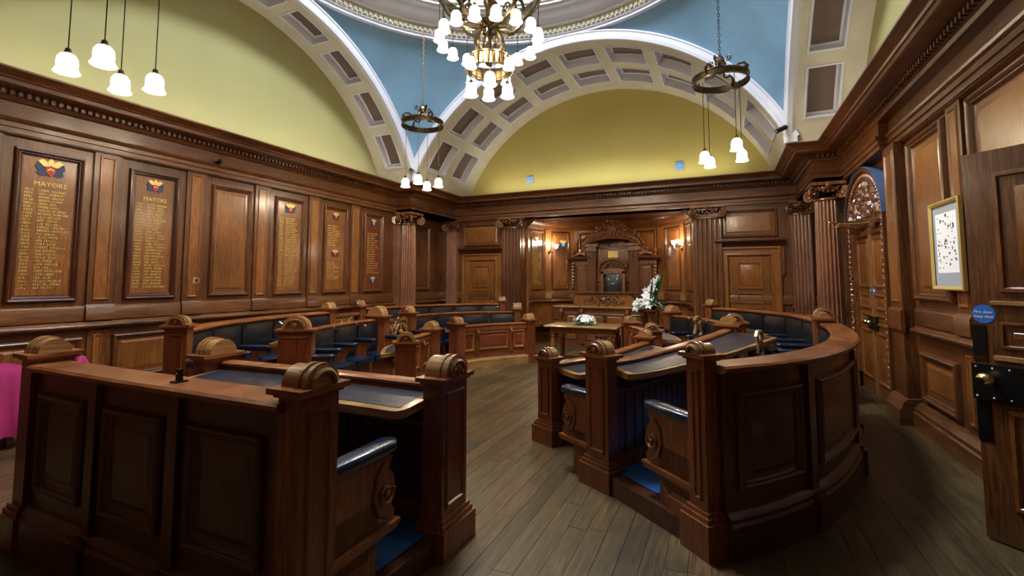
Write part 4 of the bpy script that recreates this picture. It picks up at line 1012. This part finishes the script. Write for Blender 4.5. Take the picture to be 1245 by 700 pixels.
S_OUT = [(-1.60, 1.58), (-2.8, 1.58), (-4.0, 1.60)]
S_DSK = [(-1.53, 2.62), (-2.8, 2.63), (-3.82, 2.60)]
bench(S_OUT, .13, 1.09, n0=-.13, n1=.08, lab= 'dark oak council bench with its panelled back to the camera, bottom left', loc=(-3, 1.5), seed=3, armz=.64, rt=.105, posts=(2, 2))
desk(S_DSK, .96, 'long oak writing desk with navy leather top behind the bottom left bench', (-2.8, 2.6), .90, front='plain', seed=5, rt=.13, n0=-.2, n1=.08, posts=(1, 2), depth=.36)
platform([(-1.60, 1.5), (-4.0, 1.5)], [(-1.53, 2.6), (-3.82, 2.58)], .13, 'blue carpeted platform between the bottom left bench and its desk')
bench(E_OUT, .13, 1.1, 'curved dark oak bench with panelled outer back, nearest on the right', (.6, 4), seed=7, armz=.64, bays=[.75, .85, 1.25, .8], posts=(1, 2), n0=-.065, n1=.08, sl=.1)
desk(E_MID, .96, 'curved desk with leather top and seats, middle row on the near right', (-.4, 5), .92, seed=9, rt=.12, depth=(.56, .2), n0=-.14, n1=.1, sl=.11)
desk(E_INN, .78, 'low front row curved desk at the near right of the central floor', (-1.2, 5.5), .73, front='plain', seed=11, rt=.1, depth=.3, n0=-.1, n1=.1, sl=.11)
platform(E_OUT, E_MID, .13, 'blue carpeted platform between the outer and middle rows, near right')
bench(EF_OUT, .13, 1.08, 'curved navy leather bench on the far right in front of the back door', (.8, 9), outside=True, seed=13, mo=WB)
desk(EF_MID, .95, 'middle row seats and desk on the far right, beyond the cross aisle', (-.3, 8.5), .85, seed=15)
desk(EF_INN, .78, 'low panelled front desk on the far right beside the table', (-1.3, 8.3), .70, front='plain', seed=17, rt=.1, step_base=True)
platform(EF_OUT, EF_MID, .13, 'carpeted platform under the back row, far right')
bench(W_OUT, .13, 1.08, 'curved navy leather bench along the left wall below the honours boards', (-5.8, 4.5), seed=19, mo=WB)
desk(W_MID, .95, 'middle row on the left with red oak end panel, leather seats and arm pads', (-5.2, 5.3), .85, seed=21, n0=-.2, n1=.2, rt=.15, depth=.3)
desk(W_INN, .78, 'low front desk on the near left of the central floor', (-4.1, 5.8), .70, front='plain', seed=23, rt=.13, depth=.26, n0=-.14, n1=.12, step_base=True)
platform(W_OUT, W_MID, .13, 'carpeted platform under the back row, left side near')
bench(WF_OUT, .13, 1.08, 'curved navy leather bench in the far left corner before the column', (-5.8, 8.8), seed=25, mo=WB)
desk(WF_MID, .95, 'middle row leather seats on the far left, before the back left door', (-4.9, 8.6), .85, seed=27)
desk(WF_INN, .78, 'low front desk with three oak panels and curved step, far left', (-4.1, 8.1), .70, front='plain', seed=29, rt=.1, step_base=True)
platform(WF_OUT, WF_MID, .13, 'carpeted platform under the back row, far left corner')
# carved aisle screens between posts
def screen(x0, y0, x1, y1, z, lab):
    P = Path([(x0, y0), (x1, y1)], False); f = P.f; o = empty('carved_screen', ((x0 + x1) / 2, (y0 + y1) / 2, 0), lab, 'screen', 'openwork aisle screens')
    obj('screen_rail', MB().box(f, 0, P.L, -.03, .03, z - .05, z).box(f, 0, P.L, -.03, .03, .2, .27), WBH, o, sm=False)
    mb = MB(); c = P.L / 2
    for sg in (-1, 1):
        mb.tube([f(c + sg * a, 0, b) for a, b in ((.02, .3), (.12, .45), (.17, .6), (.12, .74), (.05, .82), (.08, .92), (.15, z - .08))], [.03, .03, .028, .028, .025, .025, .03], 6)
        mb.tube([f(c + sg * (a), 0, b) for a, b in spiral((.12, z - .16), .07, 1.3, -1, 1.5, 12)], .02, 5)
    mb.ball(f(c, 0, z - .25), .05, 8, 5); mb.tube([f(c, 0, .28), f(c, 0, z - .06)], .018, 6)
    obj('openwork_scroll', mb, WC, o)
screen(-6.1, 6.16, -6.22, 6.9, 1.02, 'carved openwork screen across the left aisle, back row')
screen(-5.45, 6.60, -5.46, 6.92, .92, 'carved openwork screen beside the middle row post, left of the aisle')
screen(-5.44, 6.98, -5.42, 7.28, .92, 'carved openwork screen beside the middle row post, far side of the left aisle')
# loose scroll arms seen edge-on at right desks
def lyre(x, y, z0, z1, lab, a=0):
    o = empty('scroll_support', (x, y, 0), lab, 'scroll', 'carved scroll supports')
    f = lambda u, n, v: (x + u * cos(a) - n * sin(a), y + u * sin(a) + n * cos(a), v); h = z1 - z0
    mb = MB()
    for sg in (-1, 1): mb.tube([f(sg * p, 0, z0 + h * q) for p, q in ((.04, .0), (.09, .2), (.06, .45), (.05, .65), (.085, .85), (.05, .98), (0, 1.0))], [.03, .028, .024, .024, .026, .026, .026], 7)
    obj('openwork_scroll', mb, WC, o); obj('upright', MB().box(f, -.1, .1, -.04, .04, 0, z0), WB, o, sm=False)
lyre(.34, 6.0, .74, 1.03, 'pale carved openwork scroll beside the curved desk end, right', 1.2)
lyre(-.42, 8.55, .66, .99, 'carved scroll arm on the far right middle row', 1.0)
DX, DY = -2.52, 1.52
dv = empty('desk_microphone', (DX, DY, 1.095), 'small black box standing on the nearest bench rail', 'device')
obj('foot', MB().box(ident, DX - .025, DX + .025, DY - .03, DY + .03, 1.09, 1.098), BLACK, dv, sm=False); obj('body', MB().box(ident, DX - .015, DX + .015, DY - .01, DY + .01, 1.098, 1.155), BLACK, dv, sm=False)
obj('badge', MB().ball((DX, DY - .012, 1.135), .005, 6, 4), STUD, dv)
# ------------------------------------------------------------------ rostrum, throne, table, flowers
ro = empty('rostrum', (-2.65, 11.2, 0), 'carved oak rostrum desk standing before the throne', 'rostrum')
f = lambda u, n, v: (-2.62 + u, 11.35 - n, v)
obj('carcass', MB().box(f, -1.08, 1.08, -.3, .3, 0, .92), WB, ro, sm=False)
obj('counter', MB().sweepu(f, [(-.35, .92), (.33, .92), (.36, .94), (.38, .97), (.36, .99), (-.35, .99)], -1.2, 1.2), WC, ro)
obj('upper_desk', MB().poly(f, [(-.66, .99), (-.74, 1.12), (-.64, 1.28), (.64, 1.28), (.74, 1.12), (.66, .99)], -.1, .2), WG, ro)
obj('desk_cap', MB().sweepu(f, [(-.2, 1.28), (.22, 1.28), (.26, 1.30), (.26, 1.32), (-.2, 1.33)], -.8, .8), WH, ro)
mb = MB(); r_ = random.Random(5)
carving(mb, f, lambda u, v: abs(u) < .45 * (1 - abs(v - 1.13) / .16) + .12, -.5, .5, 1.03, 1.25, .21, r_, 60, .045); mb.ball((0, .22, 1.14), (.06, .04, .06), 8, 6, f)
obj('carved_foliage', mb, CARV, ro)
for a, b in ((-.92, -.6), (-.42, .05), (.05, .52), (.66, .95)): panel(lambda u, n, v: f(u, n + .3, v), a, b, .2, .82, ro, m_pan=WG, k=.6)
for u in (-1.0, -.5, .58, 1.0):
    obj('corbel', MB().tube([f(u, .33, .9), f(u, .39, .84), f(u, .36, .74), f(u, .33, .66)], [.05, .055, .04, .025], 8).box(f, u - .045, u + .045, .3, .34, .1, .7), WB, ro)
th = empty('throne_canopy', (-2.66, 12.45, 0), 'tall carved oak throne canopy with arched pediment in the recess', 'throne')
f = lambda u, n, v: (-2.66 + u, 12.5 - n, v)
obj('dais', MB().box(f, -1.3, 1.3, -.2, .7, 0, .3), WB, th, sm=False)
obj('back_panel', MB().box(f, -.5, .5, -.1, 0, .3, 2.5), WV, th, sm=False)
obj('plain_field', MB().frame(f, -.42, .42, 1.55, 2.5, [(0, .0), (.02, .03), (.05, .03), (.07, .008), (.08, .008)], fill=True), WP, th)
obj('gilt_plaque', MB().box(f, -.13, .13, .012, .03, 2.2, 2.38), plain('gilt_plaque_metal', '#d8c07a', .35, .5), th, sm=False)
for sg in (-1, 1):
    w_ = obj('side_wing', MB().box(f, *sorted((sg * .62, sg * 1.1)), -.08, .06, .3, 2.12), WV, th, sm=False)
    a, b = sorted((sg * .7, sg * 1.02)); panel(lambda u, n, v: f(u, n + .06, v), a, b, 1.0, 2.02, w_, k=.6, m_pan=WV)
    obj('wing_cornice', MB().sweepu(f, [(-.1, 2.12), (.08, 2.12), (.11, 2.16), (.16, 2.19), (.18, 2.24), (-.1, 2.25)], *sorted((sg * .6, sg * 1.22))), WH, w_)
    obj('finial', MB().lathe(f(sg * 1.08, .05, 2.25), [(0, 0), (.05, .0), (.04, .03), (.02, .05), (.05, .09), (.055, .13), (.03, .18), (.035, .2), (.0, .25)], 12), CARV, w_)
    mb = MB(); [mb.ball((sg * 1.08, .1, 2.05 - q * .09), (.05 - q * .003, .04, .05), 7, 5, f) for q in range(8)]; obj('pendant_drop', mb, CARV, w_)
    po = pilaster(lambda u, n, v: f(u, n, v), *sorted((sg * .44, sg * .66)), .16, th, v0=.3, v1=2.38, flutes=4, name='post', m=WV)
    obj('post_capital', MB().box(f, *sorted((sg * .4, sg * .7)), 0, .22, 2.38, 2.42).box(f, *sorted((sg * .36, sg * .76)), 0, .28, 2.5, 2.56).box(f, *sorted((sg * .42, sg * .68)), 0, .2, 2.42, 2.5), CARV, po, sm=False)
    mb = MB(); mb.tube([f(a, .1, b) for a, b in [(sg * p, q) for p, q in ((.72, 2.3), (.86, 2.34), (.98, 2.3), (1.02, 2.26))]], [.06, .05, .04, .02], 6); curl(mb, f, sg * .82, 2.4, .1, .09, sg, 0, .03, 1.1, 10); obj('side_scroll', mb, CARV, th)
def seg(h, rise, k=16):  # segmental arch points
    return [(h * cos(pi * i / k), rise * sin(pi * i / k)) for i in range(k + 1)]
o_ = seg(.82, .34); i_ = seg(.62, .2)
vs = []; fs = []
for (a, b), (c, d) in zip(o_, i_):
    vs += [f(a, -.05, 2.55 + b), f(a, .34, 2.55 + b), f(a * .97, .30, 2.5 + b), f(c, .26, 2.5 + d), f(c, -.05, 2.5 + d)]
for i in range(16): fs += [(5 * i + j, 5 * i + (j + 1) % 5, 5 * i + 5 + (j + 1) % 5, 5 * i + 5 + j) for j in range(5)]
fs += [(0, 1, 2, 3, 4), (80, 81, 82, 83, 84)]
ped = obj('arched_pediment', MB().add(vs, fs), CARV, th, ang=30)
mb = MB()
for i in range(1, 26): t = pi * i / 26; mb.ball((.74 * cos(t), .31, 2.52 + .28 * sin(t)), (.024, .03, .03), 6, 4, f)
obj('beading', mb, WC, ped)
mb = MB(); r_ = random.Random(12)
carving(mb, f, lambda u, v: (v - 2.78) < .5 * (1 - (abs(u) / .62) ** 1.2) and v > 2.56 + .34 * sqrt(max(0, 1 - (u / .82) ** 2)) - .04, -.62, .62, 2.68, 3.3, .15, r_, 130, .06)
mb.ball((0, .18, 2.95), (.13, .07, .17), 10, 8, f)
for sg in (-1, 1): curl(mb, f, sg * .24, 2.98, .17, .11, sg, 1, .03, 1.3, 14)
obj('carved_crest', mb, CARV, ped)
mb = MB(); mb.tube([f(a, .12, 1.95 + b) for a, b in seg(.36, .22, 14)], .035, 6); mb.tube([f(a, .1, 1.93 + b) for a, b in seg(.28, .15, 14)], .02, 6)
carving(mb, f, lambda u, v: (u / .3) ** 2 + ((v - 1.9) / .2) ** 2 < 1, -.32, .32, 1.84, 2.12, .1, r_, 40, .05)
obj('chair_hood', mb, CARV, th)
cc = empty('mayoral_chair', (-2.62, 12.1, 0), 'high backed oak chair with navy leather back behind the rostrum', 'chair')
f = lambda u, n, v: (-2.62 + u, 12.25 - n, v)
for sg in (-1, 1): obj('back_stile', MB().box(f, *sorted((sg * .24, sg * .31)), -.03, .05, .3, 1.84), WG, cc, sm=False)
obj('backrest', cushion(f, -.24, .24, -.02, .04, .95, 1.76, .05, 'n'), LEATHER, cc, ang=60)
obj('top_rail', MB().poly(f, [(-.31, 1.78)] + [(-a, 1.84 + b) for a, b in seg(.31, .08, 10)] + [(.31, 1.78)], -.03, .05), CARV, cc)
obj('seat', cushion(f, -.3, .3, 0, .55, .72, .8, .03, 'v'), LEATHER, cc, ang=60)
for a in (-.27, .27):
    for b in (.04, .5): obj('leg', MB().tube([f(a, b, .3), f(a, b, .5), f(a, b, .72)], [.025, .035, .03], 8), WG, cc)
    obj('arm', MB().box(f, a - .03, a + .03, .0, .5, 1.0, 1.04), WG, cc, sm=False)
# table
tb = empty('table', (-2.4, 8.85, 0), 'long oak table with turned legs in front of the rostrum', 'table')
x0, x1, y0, y1, zt_ = -3.12, -1.75, 8.42, 9.25, .76
obj('table_top', MB().sweepu(lambda u, n, v: (u, n, v), [(y0, zt_ - .03), (y0 - .02, zt_ - .02), (y0 - .02, zt_ - .005), (y0, zt_), (y1, zt_), (y1 + .02, zt_ - .01), (y1, zt_ - .03)], x0, x1), WC, tb)
obj('apron', MB().frame(lambda u, n, v: (u, v, n), x0 + .1, x1 - .1, y0 + .08, y1 - .08, [(0, zt_ - .14), (0, zt_ - .03), (.03, zt_ - .03), (.03, zt_ - .14), (0, zt_ - .14)]), WG, tb, sm=False)
for x in (x0 + .14, x1 - .14):
    for y in (y0 + .12, y1 - .12):
        obj('leg', MB().box(ident, x - .045, x + .045, y - .045, y + .045, .6, .7).lathe((x, y, 0), [(.03, .14), (.05, .16), (.035, .2), (.045, .3), (.055, .4), (.045, .5), (.03, .54), (.05, .57), (.04, .6)], 14).box(ident, x - .045, x + .045, y - .045, y + .045, 0, .14), WG, tb)
obj('stretcher', MB().box(ident, x0 + .14, x1 - .14, y0 + .1, y0 + .15, .06, .12).box(ident, x0 + .14, x1 - .14, y1 - .15, y1 - .1, .06, .12), WG, tb, sm=False)
cs = empty('side_chair', (-2.2, 9.75, 0), 'dark wooden chair tucked behind the long table', 'chair')
for a in (-.2, .2):
    for b in (-.18, .18): obj('leg', MB().box(ident, -2.2 + a - .02, -2.2 + a + .02, 9.75 + b - .02, 9.75 + b + .02, 0, .44), WF, cs, sm=False)
obj('seat', MB().box(ident, -2.43, -1.97, 9.54, 9.96, .44, .48), WF, cs, sm=False)
# flowers
def lily(c, r, d, parent, rr):
    d = Vector(d).normalized(); x = d.orthogonal().normalized(); y = d.cross(x); vs = []; fs = []
    for k in range(6):
        a = 2 * pi * k / 6 + rr.uniform(-.2, .2); u = x * cos(a) + y * sin(a); w_ = d.cross(u); b = len(vs)
        for t, wd, h in ((.05, .1, 0), (.45, .3, .28), (.8, .22, .3), (1.05, .0, .12)):
            p = Vector(c) + (u * t + d * h) * r
            vs += [p - w_ * wd * r, p + d * .05 * r, p + w_ * wd * r]
        for i in range(3):
            q = b + 3 * i; fs += [(q, q + 1, q + 4, q + 3), (q + 1, q + 2, q + 5, q + 4)]
    obj('lily', MB().add(vs, fs), PETAL, parent, ang=60)
def blade(c, d, L, wd, parent, m, droop=.3):
    d = Vector(d).normalized(); s = d.cross(Vector((0, 0, 1))); s = s.normalized() if s.length > .1 else Vector((1, 0, 0)); vs = []; fs = []
    for i in range(6):
        t = i / 5; p = Vector(c) + d * L * t - Vector((0, 0, droop * L * t * t)); q = wd * sin(pi * (t * .85 + .12)); vs += [p - s * q, p + Vector((0, 0, -.2 * q)), p + s * q]
    for i in range(5): q = 3 * i; fs += [(q, q + 1, q + 4, q + 3), (q + 1, q + 2, q + 5, q + 4)]
    obj('leaf', MB().add(vs, fs), m, parent, ang=60)
rr = random.Random(6)
c0 = Vector((-2.45, 8.85, zt_)); fl = empty('flower_posy', c0, 'low domed posy of white lilies lying on the long table', 'flowers')
obj('foam_tray', MB().box(ident, c0.x - .14, c0.x + .14, c0.y - .08, c0.y + .08, zt_, zt_ + .05), DLEAF, fl, sm=False)
for i in range(26):
    a = rr.uniform(0, 2 * pi); e = rr.uniform(.15, 1.5); d = Vector((cos(a) * cos(e) * 1.5, sin(a) * cos(e) * .7, sin(e)))
    lily(c0 + Vector((d.x * .14, d.y * .14, .04 + d.z * .12)), rr.uniform(.05, .075), d, fl, rr)
for i in range(22):
    a = rr.uniform(0, 2 * pi); blade(c0 + Vector((cos(a) * .1, sin(a) * .06, .03)), (cos(a), sin(a) * .7, .25), rr.uniform(.14, .22), .018, fl, LEAF)
sd = empty('flower_stand', (-1.5, 10.85, 0), 'dark oak pedestal stand carrying the tall flower arrangement', 'stand')
obj('pillar', MB().lathe((-1.5, 10.85, 0), [(.0, .0), (.2, .0), (.2, .05), (.08, .1), (.06, .2), (.08, .45), (.06, .8), (.1, .9), (.17, .93), (.17, .96), (0, .96)], 18), WB, sd)
fb = empty('flower_arrangement', (-1.5, 10.85, .96), 'tall arrangement of white lilies and gladioli with green leaves', 'flowers')
obj('bowl', MB().lathe((-1.5, 10.85, .96), [(0, 0), (.1, 0), (.14, .05), (.12, .1), (0, .1)], 14), BLACK, fb)
B0 = Vector((-1.5, 10.85, 1.06))
for i in range(22):
    t = (i / 21) ** 1.3; p = B0 + Vector((-.12 + .28 * t + rr.uniform(-.16, .16) * (1 - t * .7), rr.uniform(-.16, .02), .0 + .58 * t + rr.uniform(-.05, .05)))
    lily(p, rr.uniform(.09, .14) * (1.1 - .55 * t), (rr.uniform(-.6, .5), -1, rr.uniform(-.2, .6)), fb, rr)
for i in range(11):
    t = i / 15; blade(B0 + Vector((rr.uniform(.0, .12), rr.uniform(-.16, -.05), .05)), (.12 + .4 * rr.random(), rr.uniform(-.25, .0), 1), rr.uniform(.5, .86), rr.uniform(.02, .034), fb, LEAF if i % 2 else DLEAF, .05)
for i in range(30):
    a = rr.uniform(0, 2 * pi); blade(B0 + Vector((cos(a) * .06, sin(a) * .05 - .03, .02)), (cos(a) * 1.2, -.5 + sin(a) * .4, rr.uniform(-.1, .9)), rr.uniform(.2, .38), .028, fb, LEAF if i % 2 else DLEAF, .5)
# pink table at left edge
pt = empty('side_table', (-6.45, 1.9, 0), 'small table under a magenta cloth at the left wall', 'table')
obj('table_board', MB().box(ident, -6.88, -6.28, .9, 2.36, .70, .735), WB, pt, sm=False)
for x in (-6.8, -6.36):
    for y in (1.0, 2.28): obj('leg', MB().box(ident, x - .025, x + .025, y - .025, y + .025, 0, .7), WB, pt, sm=False)
x0, x1, y0, y1, z = -6.89, -6.25, .88, 2.40, .745
per = []
def add_side(a, b, k):
    for i in range(k): per.append((a[0] + (b[0] - a[0]) * i / k, a[1] + (b[1] - a[1]) * i / k))
add_side((x0, y0), (x1, y0), 12); add_side((x1, y0), (x1, y1), 36); add_side((x1, y1), (x0, y1), 12); add_side((x0, y1), (x0, y0), 36)
vs = []; fs = []; m = len(per); cx_, cy_ = (x0 + x1) / 2, (y0 + y1) / 2
for lv, h in enumerate((0, .02, .2, .4, .62)):
    for i, (x, y) in enumerate(per):
        o_ = (.012 + .03 * sin(i * 1.7) + .015 * sin(i * 4.1)) * min(1, h / .3) if lv else 0
        dx = (1 if x >= x1 - .001 else (-1 if x <= x0 + .001 else 0)); dy = (1 if y >= y1 - .001 else (-1 if y <= y0 + .001 else 0))
        if dx < 0: o_ *= .3
        vs.append((x + dx * (abs(o_) + .005 * lv), y + dy * (abs(o_) + .005 * lv), z - h))
fs = [(m * i + j, m * i + (j + 1) % m, m * i + m + (j + 1) % m, m * i + m + j) for i in range(4) for j in range(m)] + [tuple(range(m))[::-1]]
tag(obj('tablecloth', MB().add(vs, fs), PINK, None, loc=(-6.5, 1.9, .74), ang=60), 'magenta cloth draped to the floor over the left side table', 'tablecloth')

sl_ = empty('draped_stool', (-6.3, 2.78, 0), 'small stool under a bunched magenta cloth beyond the side table', 'stool')
obj('stool_seat', MB().lathe((-6.3, 2.78, 0), [(0, .45), (.16, .45), (.16, .49), (0, .49)], 16), WB, sl_)
for k in range(4):
    a = pi / 4 + k * pi / 2; obj('leg', MB().tube([(-6.3 + .12 * cos(a), 2.78 + .12 * sin(a), .46), (-6.3 + .16 * cos(a), 2.78 + .16 * sin(a), 0)], .018, 6), WB, sl_)
tag(obj('folded_cloth', MB().lathe((-6.3, 2.78, 0), [(0, .80), (.03, .79), (.06, .72), (.11, .62), (.15, .54), (.19, .495), (0, .495)], 26, fr=lambda a: 1 + .16 * sin(5 * a) + .07 * sin(9 * a)), PINK, None, loc=(-6.3, 2.78, .5), ang=60), 'bunched magenta cloth peeping over the nearest bench rail at left', 'cloth')
